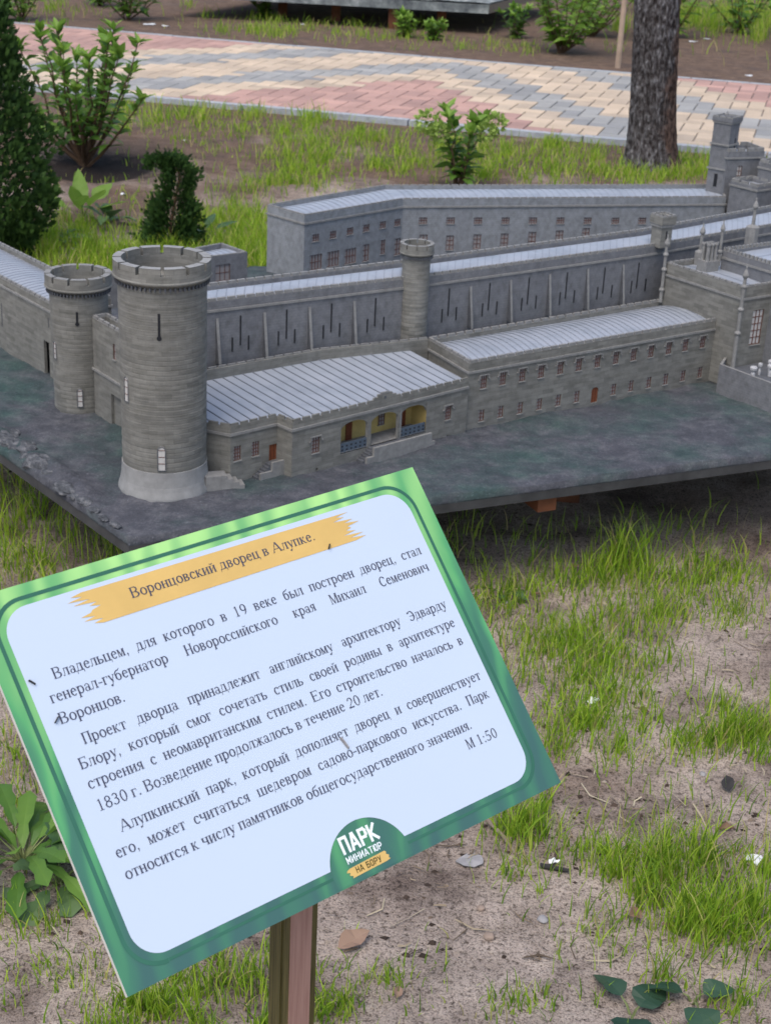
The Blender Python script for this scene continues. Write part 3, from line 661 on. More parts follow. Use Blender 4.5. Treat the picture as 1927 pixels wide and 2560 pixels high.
def buttress(parent, edge, s, zt, zb_, out=.016, w=.0062):
    p0, p1 = (np.array(p, float) for p in edge); u = (p1 - p0) / np.linalg.norm(p1 - p0); nn = np.array([u[1], -u[0]]); b = MB()
    Q = lambda s_, d, z: (p0[0] + u[0] * s_ + nn[0] * d, p0[1] + u[1] * s_ + nn[1] * d, z)
    b.box8([Q(s - w / 2, out, zb_), Q(s + w / 2, out, zb_), Q(s + w / 2, -.001, zb_), Q(s - w / 2, -.001, zb_), Q(s - w / 2, .0012, zt), Q(s + w / 2, .0012, zt), Q(s + w / 2, -.001, zt), Q(s - w / 2, -.001, zt)], 0)
    b.m[3] = 1; b.m[5] = 1  # both side faces painted darker than the front: shade put into their colour
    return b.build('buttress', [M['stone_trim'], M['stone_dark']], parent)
segL, segR = (CF[1], CF[2]), (CF[2], CF[3])
for cx, tops, edge, zf in ((265, (595, 738, 722), segL, z2), (565, (556, 697, 682), segL, z2), (857, (517, 657, 643), segL, z2), (1143, (481, 617, 605), segL, z2),
                          (222, (668, 825, 808), segR, zx3), (528, (628, 782, 765), segR, zx3), (825, (587, 740, 725), segR, zx3), (1114, (547, 698, 683), segR, zx3), (1398, (510, 658, 645), segR, zx3), (1655, (475, 612, 600), segR, zx3)):
    k = 54 if zf is z2 else 55
    s, zt_ = onwall(zf(cx, tops[0]), *edge); sl, zs = onwall(zf(cx - k, tops[1]), *edge); sr, _ = onwall(zf(cx + k - 2, tops[2]), *edge)
    slit(oC, edge, s, zt_ - .064, zt_); slit(oC, edge, sl, zs - .031, zs); slit(oC, edge, sr, zs - .031, zs)
for x, y, edge, zf in ((112, 615, segL, z2), (420, 576, segL, z2), (713, 540, segL, z2), (1003, 502, segL, z2), (382, 655, segR, zx3), (685, 606, segR, zx3), (980, 560, segR, zx3), (1268, 520, segR, zx3), (1537, 490, segR, zx3)):
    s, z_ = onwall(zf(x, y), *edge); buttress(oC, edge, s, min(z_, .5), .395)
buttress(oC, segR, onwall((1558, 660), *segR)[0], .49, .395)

# --- round towers
def round_tower(c, zb_, r0, r1, zcor, zrim, rc_, ri, ncren, plinth=None, stone='stone_warm', course=.0095, label=None, phase=0., gapw=.15, n=96):
    mb = MB(); prof = []; z = zb_ - .012
    if plinth:
        zp_, rp0, rp1 = plinth; hp_ = zp_ - zb_; mb.lathe(c, [(rp0 * 1.01, z)] + [(rp1 + (rp0 - rp1) * w_, zb_ + hp_ * f_) for f_, w_ in ((.05, 1), (.15, .82), (.28, .55), (.42, .34), (.43, .31), (.6, .18), (.8, .06), (.97, .02), (1., 0))] + [(r0 - .001, zp_)], n, 1); z = zp_
        for zz_ in (.35, .72): zc = zb_ + (zp_ - zb_) * zz_
    m_ = int((zcor - z) / course); cs = (zcor - z) / m_
    for k in range(m_):
        f = (z + k * cs - zb_) / (zcor - zb_); r = r0 + (r1 - r0) * f + random.uniform(-.00025, .00025); za = z + k * cs
        prof += [(r - .00022, za), (r, za + cs * .2), (r + .0001, za + cs * .82), (r - .00018, za + cs)]
    mb.lathe(c, prof, n, 0)
    hm = zrim - (zrim - zcor) * .36; ry = (zrim - zcor)
    mb.lathe(c, [(r1 - .002, zcor - .001), (rc_ * .965, zcor + ry * .16), (rc_ * 1.005, zcor + ry * .22), (rc_ * 1.012, zcor + ry * .28), (rc_ * .99, zcor + ry * .34), (rc_ * .985, hm), (ri, hm), (ri, zrim - ry * 1.15), (0, zrim - ry * 1.12)], n, 0)
    # corbels
    nc = ncren * 5
    for k in range(nc):
        a = 2 * math.pi * k / nc; ux = (-math.sin(a), math.cos(a)); uy = (math.cos(a), math.sin(a))
        mb.box(c, ux, uy, -.0013, .0013, r1 - .002, rc_ * .962, zcor - .0035, zcor + ry * .10, 2)
    for k in range(ncren):
        a0 = phase + 2 * math.pi * (k + gapw / 2) / ncren; a1 = phase + 2 * math.pi * (k + 1 - gapw / 2) / ncren; q = 8
        for j in range(q):
            t0, t1 = a0 + (a1 - a0) * j / q, a0 + (a1 - a0) * (j + 1) / q
            P_ = lambda r, t, z_: (c[0] + r * math.cos(t), c[1] + r * math.sin(t), z_); ro = rc_ * .985; zt = zrim
            for quad, mi in (((P_(ro, t0, hm - .0002), P_(ro, t1, hm - .0002), P_(ro, t1, zt), P_(ro, t0, zt)), 0), ((P_(ri, t1, hm - .0002), P_(ri, t0, hm - .0002), P_(ri, t0, zt), P_(ri, t1, zt)), 0), ((P_(ro, t0, zt), P_(ro, t1, zt), P_(ri, t1, zt), P_(ri, t0, zt)), 1)): mb.face(quad, mi, [(t0 * ro, quad[0][2]), (t1 * ro, quad[1][2]), (t1 * ro, quad[2][2]), (t0 * ro, quad[3][2])] if mi == 0 else None)
        for t, fl in ((a0, 0), (a1, 1)):
            qd = [P_(ri, t, hm), P_(ro, t, hm), P_(ro, t, zrim), P_(ri, t, zrim)]; mb.face(qd if not fl else qd[::-1], 0)
    ob = mb.build('round_tower', [M[stone], M['stone_trim'] if not plinth else M['stone_plinth'], M['stone_dark']], PAL)
    if label: ob['label'] = label
    return ob
def tower_window(parent, c, r, px, w, h, rows, m='pane_light', arrow=False):
    # place on the cylinder where the photo shows it
    rr = ray(*px); o = np.array([0, 0, CAM_H]); a = rr[0] ** 2 + rr[1] ** 2; b = 2 * ((o[0] - c[0]) * rr[0] + (o[1] - c[1]) * rr[1]); cc = (c[0]) ** 2 + (c[1]) ** 2 - r * r
    D = b * b - 4 * a * cc; t = (-b - math.sqrt(max(D, 0))) / (2 * a); p = o + rr * t; th = math.atan2(p[1] - c[1], p[0] - c[0])
    ux = np.array([-math.sin(th), math.cos(th)]); nx_ = np.array([-math.cos(th), -math.sin(th)]); o2 = np.array(c) - nx_ * (r + .0004); mb = MB(); z = p[2]
    if arrow:
        mb.box(o2, ux, nx_, -.0022, .0022, -.0004, .004, z - h / 2, z + h / 2, 2)
        for k in range(10):
            a0, a1 = 2 * math.pi * k / 10, 2 * math.pi * (k + 1) / 10; q = o2 - nx_ * .0005
            mb.face([(*q, z - h / 2), (*(q + ux * .0045 * math.cos(a0)), z - h / 2 + .0045 * math.sin(a0)), (*(q + ux * .0045 * math.cos(a1)), z - h / 2 + .0045 * math.sin(a1))], 2)
        return mb.build('arrow_slit', [M['frame'], M[m], M['slit']], parent)
    def outline(w_, h_, zz):
        R0 = w_ / 2; return [(-R0, zz - h_ / 2), (R0, zz - h_ / 2)] + [(R0 * math.cos(t), zz + h_ / 2 - R0 + R0 * math.sin(t)) for t in np.linspace(0, math.pi, 11)]
    bd = outline(w + .0032, h + .003, z); inn = outline(w, h, z)
    P_ = lambda q, d: (*(o2 + ux * q[0] - nx_ * d), q[1])
    k = len(bd)
    for i in range(k):
        j = (i + 1) % k; mb.face([P_(bd[i], .0012), P_(bd[j], .0012), P_(inn[j], .0012), P_(inn[i], .0012)], 2); mb.face([P_(bd[i], -.004), P_(bd[j], -.004), P_(bd[j], .0012), P_(bd[i], .0012)], 3); mb.face([P_(inn[j], -.001), P_(inn[i], -.001), P_(inn[i], .0012), P_(inn[j], .0012)], 2)
    mb.face([P_(q, .0002) for q in inn], 1)
    for q in range(1, rows): zz = z - h / 2 + (h - w / 2) * q / (rows - 1) if rows > 1 else z; mb.box(o2, ux, nx_, -w / 2 + .0003, w / 2 - .0003, -.0008, -.0003, zz - .0006, zz + .0006, 0)
    return mb.build('window', [M['frame'], M[m], M['stone_dark'], M['stone_trim']], parent)
z1 = lambda x, y: (x / 2.6016, 560 + y / 2.6016)
cBig = (-0.4260, 2.7325); oBig = round_tower(cBig, HP, .0790, .0812, .655, .6945, .0900, .0735, 12, (.3035, .0885, .0806), phase=math.atan2(-2.7494, .4354) - 0 + math.pi * 0, label='tallest round tower, on a pale flared plinth')
tower_window(oBig, cBig, .0803, z1(1053, 1528), .0125, .046, 4); tower_window(oBig, cBig, .0803, z1(826, 1075), .0105, .046, 4); tower_window(oBig, cBig, .0808, z1(1036, 665), .01, .046, 1, arrow=True)
cSm = (-0.6700, 3.1592); oSm = round_tower(cSm, HP, .0590, .0612, .508, .5435, .0705, .0566, 11, None, phase=math.atan2(-3.19, .69) + math.pi / 11, label='shorter round tower beside the gateway')
tower_window(oSm, cSm, .060, z1(523, 1130), .0095, .040, 4); tower_window(oSm, cSm, .0605, z1(362, 820), .008, .036, 4); tower_window(oSm, cSm, .061, z1(503, 612), .008, .026, 1, arrow=True)
cD = (0.0405, 3.3068); oD = round_tower(cD, HP, .0302, .0308, .578, .606, .0378, .0285, 10, None, phase=math.atan2(-3.3, -.05), course=.0085, n=64, label='slim round turret on the long back wing')

# --- west side: long left wing, gateway, roofs between the towers
dF = np.array((.142, -.174)); dF /= np.linalg.norm(dF); nF = np.array((-dF[1], dF[0]))
f0 = np.array((-0.9420, 3.5252)); FF = [f0 - dF * .5, f0 + dF * .30]; FB = [p + nF * .14 for p in FF]
dd_ = hole(z1(307, 855), FF, .026, .085); dd_ = (dd_[0], dd_[1], HP - .002, onwall(z1(305, 765), *FF)[1])
sl1 = onwall(z1(15, 590), *FF); sl2 = onwall(z1(318, 640), *FF)
oF, pF = body('wing', FF, FB, HP - .01, .432, .010, .006, {0: [(*dd_, .007, 'open')]}, .408, arch=.008, rib=.019, label='left wing running out of view behind the shorter round tower')
slit(oF, FF, sl1[0], sl1[1] - .028, sl1[1] + .028, .003); slit(oF, FF, sl2[0], sl2[1] - .011, sl2[1] + .011, .003)
G0, G1 = np.array((-0.6330, 3.1086)), np.array((-0.4640, 2.8859)); dG = (G1 - G0) / np.linalg.norm(G1 - G0); nG = np.array((-dG[1], dG[0]))
gs0 = onwall(z1(728, 1250), G0, G1)[0]; gz = onwall(z1(735, 1110), G0, G1)[1]; gw = hole(z1(745, 832), (G0, G1), .013, .034)
oG, pG = body('gate_wall', [G0, G1], [G0 + nG * .035, G1 + nG * .035], HP - .01, .467, .012, .006, {0: [(gs0, gs0 + .055, HP - .002, gz, .007, 'open'), gw]}, .349, arch=.004, rib=.02, label='gateway wall with dark doorway between the two big round towers')
window(oG, G0, G1, *gw, 1, 2)
body('wing', [(-0.6005, 3.0751), (-0.5013, 2.9513)], [(-0.5239, 3.4022), (-0.3985, 3.0811)], HP - .01, .432, .010, .006, None, None, arch=.006, rib=.02, label='low link roof between the round towers')
IP = [(-0.4825, 3.8988), (-0.3940, 3.9634)]; IB = [(-0.5343, 3.9809), (-0.4716, 4.0478)]
iw = onwall(z1(1450, 318), *IP)
oI, pI = body('wing', IP, IB, HP - .01, .402, .012, .006, {0: [(iw[0] - .022, iw[0] + .022, iw[1] - .022, iw[1] + .022)]}, None, 'stone_cool', arch=.006, rib=.02, mer=(.02, .002, .002), label='small detached block with one arched window')
window(oI, *IP, iw[0] - .022, iw[0] + .022, iw[1] - .022, iw[1] + .022, 3, 2)

# --- far wing with a bend
z6 = lambda x, y: (600 + x / 2.3786, 420 + y / 2.3786); zx4 = lambda x, y: (1527 + x / 4.0225, 250 + y / 4.0225)
EF = [at(762, 536, .445)[:2], at(1008, 495, .445)[:2], at(1815, 490, .445)[:2]]; EB = [at(669, 510, .445)[:2], at(961, 461, .445)[:2], at(1790, 459.5, .445)[:2]]
hE = {0: [], 1: []}; winE = []
for x, y in ((450, 415), (552, 397), (654, 375), (750, 357), (848, 338), (935, 324)): h = hole(z6(x, y), EF[:2], .026, .020); hE[0].append(h); winE.append((0, h, 3, 2))
for x, y in ((848, 470),): h = hole(z6(x, y), EF[:2], .020, .042); hE[0].append(h); winE.append((0, h, 2, 3))
for x, y in ((450, 560), (553, 540), (655, 524)): h = hole(z6(x, y), EF[:2], .047, .044); hE[0].append(h); winE.append((0, h, 4, 2))
for x, y in ((748, 505), (935, 468)): h = hole(z6(x, y), EF[:2], .026, .05); hE[0].append(h); winE.append((0, h, 2, 3))
for k, x in enumerate((1057, 1126, 1194.5, 1263, 1331.5, 1400, 1468, 1537, 1604)): h = hole((x, 551.5 if x < 1500 else 552), EF[1:], .025, .019); hE[1].append(h); winE.append((1, h, 3, 2))
for x, y in ((1058, 605), (1124, 607), (1192, 604), (1260, 602), (1329, 598), (1397, 594), (1463, 588)): h = hole((x, y), EF[1:], .024, .044); hE[1].append(h); winE.append((1, h, 2, 3))
oE, pE = body('wing', EF, EB, HP - .01, .445, .010, .006, hE, .418, 'stone_pale', arch=.010, rib=.022, mer=(.026, .004, .0035), label='far angled wing behind, with small barred windows')
for k, h, a, b in winE: window(oE, EF[k], EF[k + 1], *h, a, b, bw=.0018)

# --- far right towers and blocks
def square_tower(c, ang, half, zb_, ztop, over=.008, crown=.022, strings=(), label=None, stone='stone_cool', name='square_tower', slits=()):
    mb = MB(); u = np.array((math.cos(ang), math.sin(ang))); v = np.array((-u[1], u[0])); c = np.array(c)
    P_ = [tuple(c + u * a * half + v * b * half) for a, b in ((-1, -1), (1, -1), (1, 1), (-1, 1))]
    for k in range(4): wall(mb, P_[k], P_[(k + 1) % 4], zb_, ztop - crown, (), .004, 0, 2)
    ring(mb, P_, over * .6, -.002, ztop - crown, ztop - crown * .75, 1); ring(mb, P_, over, -half * .45, ztop - crown * .75, ztop - .004, 0)
    o = offset(P_, over)
    for k in range(4): merlons(mb, o[k], o[(k + 1) % 4], ztop - .004, ztop, half * .3, (half + over) * .67, .004, 1)
    i_ = offset(P_, -half * .45); mb.face([(*p, ztop - crown * .8) for p in i_], 2)
    for z in strings: ring(mb, P_, .004, -.001, z - .0025, z + .0025, 1)
    ob = mb.build(name, [M[stone], M['stone_trim'], M['stone_dark']], PAL)
    if label: ob['label'] = label
    return ob, P_
cJ = (0.9949, 4.8678); oJ, pJ = square_tower(cJ, R_(52), .0295, HP, .676, .005, .022, (.590, .515), label='tall square tower at the far right end')
slit(oJ, (pJ[0], pJ[1]), .04, .575, .61, .004); slit(oJ, (pJ[3], pJ[0]), .03, .46, .50, .012)
KF = [np.array((1.0004, 4.8173)), np.array((1.1225, 4.8655))]; KB = [np.array((0.9666, 4.9214)), np.array((1.0886, 4.9678))]
kw = hole(zx4(1287, 715), KF, .018, .032)
oK, pK = body('hall', KF, KB, HP, .583, .012, .008, {0: [kw]}, .553, 'stone_cool', mer=(.032, .009, .010), arch=.004, rib=None, label='crenellated block beside the tall square tower')
window(oK, *KF, *kw, 2, 2, pane='pane_light', bw=.002)
Mp = [at(*zx4(1205, 785), .505)[:2], at(*zx4(1475, 850), .505)[:2]]; dM = (Mp[1] - Mp[0]) / np.linalg.norm(Mp[1] - Mp[0]); nM = np.array((-dM[1], dM[0]))
body('hall', Mp, [Mp[0] + nM * .10, Mp[1] + nM * .10], HP, .505, .010, .007, None, .485, 'stone_cool', mer=(.03, .008, .008), arch=.003, rib=None, label='low crenellated block in front of the tall square tower')
Np = [at(*zx4(1490, 592), .56)[:2], at(*zx4(1900, 640), .56)[:2]]; Np = [Np[0] + dM * 0, Np[0] + dM * .2]; Np2 = [p + nM * .16 for p in Np]
nw = hole(zx4(1605, 1050), Np, .02, .035)
oN, pN = body('hall', Np, Np2, HP, .56, .010, .007, {0: [nw]}, .535, 'stone_cool', mer=(.04, .008, .008), arch=.003, rib=None, label='tall block at the far right edge of the model')
window(oN, *Np, *nw, 2, 3, pane='pane_light', bw=.002)

# --- square turret on the long wing
oL, pL = square_tower((0.6390, 3.7330), R_(33), .0175, .524, .604, .005, .030, (), label='small square turret with two slots in its top', stone='stone_warm')
slit(oL, (pL[0], pL[1]), .0175, .537, .565, .003)

# --- main hall at the right, terrace, chimneys and pinnacles
uH = np.array((math.cos(R_(33.5)), math.sin(R_(33.5)))); vH = np.array((-uH[1], uH[0]))
h0 = np.array((0.8004, 3.4806)); hb = np.array((0.6494, 3.6797)); hl = np.linalg.norm(hb - h0); vL = (hb - h0) / hl
HF = [h0, h0 + uH * .36]; HBk = [hb, hb + uH * .36]
hw = hole((1890, 818), HF, .036, .085)
oH, pH = body('hall', HF, HBk, HP, .500, .010, .007, {0: [hw]}, .468, 'stone_warm', mer=(.019, .004, .0042), arch=.006, rib=.05, label='tall hall block at the right with a grid window')
window(oH, *HF, *hw, 3, 5, pane='pane_light', bw=.0022)
def pinnacle(c, zb_, zt, r, base=None, parent=PAL, mid=()):
    mb = MB(); h = zt - zb_; r *= .76
    prof = [(r * 1.15, zb_), (r, zb_ + h * .04)]
    for f in mid: z = zb_ + h * f; prof += [(r * .9, z - .004), (r * 1.5, z - .001), (r * 1.5, z + .002), (r * .85, z + .006)]
    prof += [(r * .78, zt - .030), (r * 1.3, zt - .026), (r * 1.45, zt - .022), (r * 1.2, zt - .018), (r * 1.0, zt - .015), (r * .45, zt - .010), (r * .28, zt - .006), (r * .5, zt - .004), (r * .3, zt - .0015), (0, zt)]
    mb.lathe(c, prof, 10, 0, False)
    if base: w, h2 = base; mb.lathe(c, [(w, zb_ - .03), (w, zb_ + h2), (r * 1.1, zb_ + h2 + .006)], 8, 0, False, a0=math.pi / 8 + R_(33), a1=2 * math.pi + math.pi / 8 + R_(33))
    return mb.build('pinnacle', [M['stone_trim']], parent)
pinnacle(h0 + np.array((-.001, -.001)), .30, .548, .0066, mid=(.35, .58, .80))
pinnacle(hb + np.array((-.004, -.006)), .40, .568, .0062, mid=(.18, .48, .70))
cst = at(*zx4(1000, 1700), .497)[:2] + vH * .012
ch = MB(); ch.box(cst, uH, vH, -.020, .020, -.017, .017, .48, .517, 0)
for a in (-.012, 0, .012):
    for b in (-.008, .008): ch.lathe(cst + uH * a + vH * b, [(.0052, .5172), (.0046, .521), (.0040, .550), (.0052, .553), (.0058, .556), (.0052, .559), (.0035, .5592), (.0035, .556)], 8, 0, False)
ch.build('chimney_stack', [M['stone_trim']], PAL)
q = at(*zx4(890, 1560), .51)[:2]; pinnacle(q, .50, .590, .0062, (.013, .018))
OF0 = at(*zx4(1120, 1500), .54)[:2]; OF = [OF0, OF0 - vL * .22]; OBk = [p + uH * .3 for p in OF]
body('hall', OF, OBk, HP, .545, .012, .007, None, .520, 'stone_cool', mer=(.012, .006, .008), arch=.006, rib=.05, label='taller block behind the hall with a jagged parapet')
pinnacle(OF0 + np.array((-.006, -.002)), .50, .612, .0055, mid=(.3,))
q = at(*zx4(1415, 1330), .54)[:2]; pinnacle(q, .54, .628, .0068, (.017, .014))
t0 = np.array((0.7608, 3.4476)); T1 = t0 - vL * .26
TF = [t0, T1]; TB = [t0 + uH * .042, T1 + uH * .5]
tb = MB(); TP = [tuple(t0), tuple(T1), tuple(T1 + uH * .5), tuple(h0 + uH * .45 + vL * .02), tuple(h0 + vL * .03)]
for k in range(5): wall(tb, TP[k], TP[(k + 1) % 5], HP - .012, .320, (), .004, 0)
ti = offset(TP, -.006)
for k in range(5):
    l = (k + 1) % 5; tb.face([(*TP[k], .320), (*TP[l], .320), (*ti[l], .320), (*ti[k], .320)], 1); tb.face([(*ti[l], .30), (*ti[k], .30), (*ti[k], .320), (*ti[l], .320)], 0)
tb.face([(*p, .303) for p in ti], 2)
oT = tb.build('terrace', [M['stone_cool'], M['stone_trim'], M['stone_dark']], PAL)
for x, y, s_ in ((1430, 880, 1.), (1497, 845, .6), (1605, 860, 1.), (1603, 815, .8)):
    c = at(*zx5(x, y + 20), .325)[:2]; ub = MB(); zz = .3035
    ub.lathe(c, [(.005 * s_, zz), (.005 * s_, zz + .012), (.003 * s_, zz + .014), (.003 * s_, zz + .017), (.0078 * s_, zz + .021), (.0086 * s_, zz + .026), (.0070 * s_, zz + .0285), (0, zz + .0285)], 14, 0); ub.build('urn', [M['urn']], oT)
stairs(t0 - vL * .205 , -vL, uH * -1, -.02, .05, .30, .26, .04, 5, 0, None, parent=oT) if False else None

# ------------------------------------------------------------------ information sign
SGN_C = np.array((-0.06856662, 1.03883127, 0.78652083)); SX = np.array((0.75524459, 0.65507830, 0.02186402)); SY = np.array((-0.45811902, 0.50372455, 0.73238551)); SNm = np.array((0.46875641, -0.56314652, 0.68053907))
BWD, BHT = .42, .2986
PN = np.array((SNm[0], SNm[1])); PN /= np.linalg.norm(PN); PU = np.array((-PN[1], PN[0]))
pc = np.array((math.tan(R_(-3.28)) * .985, .985))
sign = empty('information_sign', (pc[0], pc[1], 0), 'tilted printed information sign with a green border on a thin wooden post', 'sign')
Rm = Matrix(((SX[0], SY[0], SNm[0]), (SX[1], SY[1], SNm[1]), (SX[2], SY[2], SNm[2]))).to_4x4(); Rm.translation = Vector(SGN_C) - Vector(wloc(sign))
def print_mat():
    mt, nd, lk, b = mat('printed_leaves', (.2, .5, .25), .32, .4); ob = coords(nd)
    sep = nd.new('ShaderNodeSeparateXYZ'); lk.new(ob, sep.inputs[0])
    g = N(nd, 'ShaderNodeMath', operation='MULTIPLY_ADD'); lk.new(sep.outputs[1], g.inputs[0]); g.inputs[1].default_value = 3.0; g.inputs[2].default_value = .28
    w = N(nd, 'ShaderNodeTexWave', Scale=13.0, Distortion=7.0, Detail=3.0); w.wave_type = 'BANDS'; w.bands_direction = 'X'
    lk.new(stretch(nd, lk, ob, (1, .35, 1), (0, 0, .5)), w.inputs['Vector']); w.inputs['Detail Scale'].default_value = 1.2
    n = noise(nd, lk, 9, 2, .4, stretch(nd, lk, ob, (1, .5, 1), (0, 0, .6)))
    a1 = N(nd, 'ShaderNodeMath', operation='MULTIPLY_ADD'); lk.new(w.outputs['Fac'], a1.inputs[0]); a1.inputs[1].default_value = .34; lk.new(g.outputs[0], a1.inputs[2])
    a2 = N(nd, 'ShaderNodeMath', operation='MULTIPLY_ADD'); lk.new(n, a2.inputs[0]); a2.inputs[1].default_value = 1.0; lk.new(a1.outputs[0], a2.inputs[2])
    c = ramp(nd, lk, a2.outputs[0], [(.40, (.045, .120, .105)), (.72, (.05, .17, .105)), (.98, (.085, .31, .125)), (1.0, (.09, .33, .125)), ])
    r2 = N(nd, 'ShaderNodeMapRange'); lk.new(a2.outputs[0], r2.inputs[0]); r2.inputs[1].default_value = 1.0; r2.inputs[2].default_value = 1.6
    c2 = mix(nd, lk, r2.outputs[0], c, (.36, .66, .22)); lk.new(c2, b.inputs['Base Color']); return mt
M['print'] = print_mat()
M['board_edge'] = plain('board_edge', (.62, .6, .55), .6, .06)
M['white'] = plain('printed_white', (.485, .565, .67), .34, .01, 8, .4)
M['line'] = plain('printed_line', (.035, .13, .085), .35, .1, 20)
M['ochre'] = plain('printed_ochre', (.60, .40, .13), .35, .08, 20)
M['ink'] = plain('printed_ink', (.055, .060, .095), .4, .05)
M['ink_olive'] = plain('printed_olive', (.06, .05, .012), .4, .05)
M['logo_white'] = plain('printed_logo_white', (.74, .80, .80), .35, .02)
def flat_obj(name, polys, z, material, parent, th=None, order=None):
    """polys: lists of (u,v) mm from the top-left corner, v down"""
    me = bpy.data.meshes.new(name); V = []; Fc = []
    for k_, p in enumerate(polys):
        zk = z + (k_ % 9) * .000018 if len(polys) > 60 or order else z
        i = len(V); q = [((a - 210) / 1000, BHT / 2 - b / 1000, zk) for a, b in p]
        ar = sum(q[k][0] * q[(k + 1) % len(q)][1] - q[(k + 1) % len(q)][0] * q[k][1] for k in range(len(q)))
        if ar < 0: q = q[::-1]
        V += q; Fc.append(tuple(range(i, i + len(q))))
    me.from_pydata(V, [], Fc); me.materials.append(material); me.update()
    o = bpy.data.objects.new(name, me); SC.collection.objects.link(o); o.parent = parent; return o
bb = MB(); T_ = .0035; X_, Y_ = BWD / 2, BHT / 2
bb.box8([(-X_, -Y_, -T_), (X_, -Y_, -T_), (X_, Y_, -T_), (-X_, Y_, -T_), (-X_, -Y_, 0), (X_, -Y_, 0), (X_, Y_, 0), (-X_, Y_, 0)], 1); bb.m[1] = 0
board = bb.build('board', [M['print'], M['board_edge']], None); board.parent = sign; board.matrix_local = Rm
def rrect(x0, y0, x1, y1, r, n=10):
    o = []
    for cx, cy, a in ((x1 - r, y0 + r, -90), (x1 - r, y1 - r, 0), (x0 + r, y1 - r, 90), (x0 + r, y0 + r, 180)):
        for k in range(n + 1): t = R_(a + 90 * k / n); o.append((cx + r * math.cos(t), cy + r * math.sin(t)))
    return o
LC = (219.5, 293.0); LR = 38.0
def panel_outline():
    pts = rrect(18, 16.2, 398, 282.3, 22); out = []
    # bite the badge out of the bottom edge: arc from right to left
    yb = 282.3; hx = math.sqrt(LR ** 2 - (LC[1] - yb) ** 2)
    for k, p in enumerate(pts):
        out.append(p)
        if k == 21: # end of bottom-right corner, heading left
            a0 = math.atan2(yb - LC[1], hx); a1 = math.atan2(yb - LC[1], -hx)
            for t in np.linspace(a0, a1 if a1 < a0 else a1, 26): out.append((LC[0] + LR * math.cos(t), LC[1] + LR * math.sin(t)))
    return out
pnl = panel_outline()
white = flat_obj('text_panel', [pnl], .00025, M['white'], board)
me = white.data; bm = bmesh.new(); bm.from_mesh(me); bmesh.ops.triangulate(bm, faces=bm.faces[:]); bm.to_mesh(me); bm.free()
def band(o, i_): return [[o[k], o[(k + 1) % len(o)], i_[(k + 1) % len(o)], i_[k]] for k in range(len(o))]
outer = rrect(10.2, 8.8, 405.8, 290.0, 27); inner = rrect(13.2, 11.8, 402.8, 287.0, 24.5)
flat_obj('border_line', [q for q in band(outer, inner) if not (min(p[1] for p in q) > 280 and 185 < sum(p[0] for p in q) / 4 < 258)][:0] +
         [q for q in band(outer, inner) if not (min(p[1] for p in q) > 286.5 and max(p[0] for p in q) - min(p[0] for p in q) > 100)] +
         [[(38, 287), (184, 287), (184, 289.2), (38, 289.2)], [(256, 287), (378, 287), (378, 289.2), (256, 289.2)]], .00025, M['line'], board)
# ochre brush stroke banner
def brush(x0, x1, y0, y1, seed, tooth=9, n=7, skew=0):
    r = random.Random(seed); h = y1 - y0; L = []
    for k in range(n):
        y = y1 - h * (k + .5) / n; dx = 5 * math.sin(k * 1.3 + seed)
        L.append((x0 + skew * (k / n - .5) - r.uniform(0, tooth) + dx, y)); L.append((x0 + skew * (k / n - .5) + r.uniform(3, tooth) + dx, y - h / n * .5))
    Rr = []
    for k in range(n):
        y = y0 + h * (k + .5) / n; dx = 5 * math.sin(k * 1.7 + seed)
        Rr.append((x1 + skew * (.5 - k / n) + r.uniform(0, tooth) + dx, y)); Rr.append((x1 + skew * (.5 - k / n) - r.uniform(3, tooth) + dx, y + h / n * .5))
    rows = []
    return [(x0, y0)] + Rr[:-1] + [(x1, y1), (x0 + 8, y1)] + L[:-1]
bp = brush(84, 332, 19.5, 46.5, 3, 9, 8, -4)
ban = flat_obj('title_banner', [bp], .0005, M['ochre'], board)
def triang(o): bm = bmesh.new(); bm.from_mesh(o.data); bmesh.ops.triangulate(bm, faces=bm.faces[:]); bm.to_mesh(o.data); bm.free()
triang(ban)
# ---- serif stroke alphabet (em units, y up from the baseline)
TH, TN, XH, CH = .096, .046, .45, .66
def arcp(cx, cy, rx, ry, a0, a1, th=TH, tn=TN, n=None):
    n = n or max(5, int(abs(a1 - a0) / 18)); out = []
    f = lambda a: (cx + rx * math.cos(a), cy + ry * math.sin(a)); g = lambda a: (cx + (rx - th) * math.cos(a), cy + (ry - tn) * math.sin(a))
    for k in range(n):
        t0, t1 = R_(a0 + (a1 - a0) * k / n), R_(a0 + (a1 - a0) * (k + 1) / n); out.append([f(t0), f(t1), g(t1), g(t0)])
    return out
def rc4(x0, y0, x1, y1): return [[(x0, y0), (x1, y0), (x1, y1), (x0, y1)]]
def dg(x0, y0, x1, y1, w): return [[(x0, y0), (x0 + w, y0), (x1 + w, y1), (x1, y1)]]
SR, SF = .026, .045
def ser(x, y, up, w=TH): return rc4(x - SF, y, x + w + SF, y + SR) if up else rc4(x - SF, y - SR, x + w + SF, y)
def st(x, y0, y1, b=1, t=1, w=TH): return rc4(x, y0, x + w, y1) + (ser(x, y0, 1, w) if b else []) + (ser(x, y1, 0, w) if t else [])
def two(X, g, w=TH): return st(SF, 0, X, w=w) + st(SF + g, 0, X, w=w)
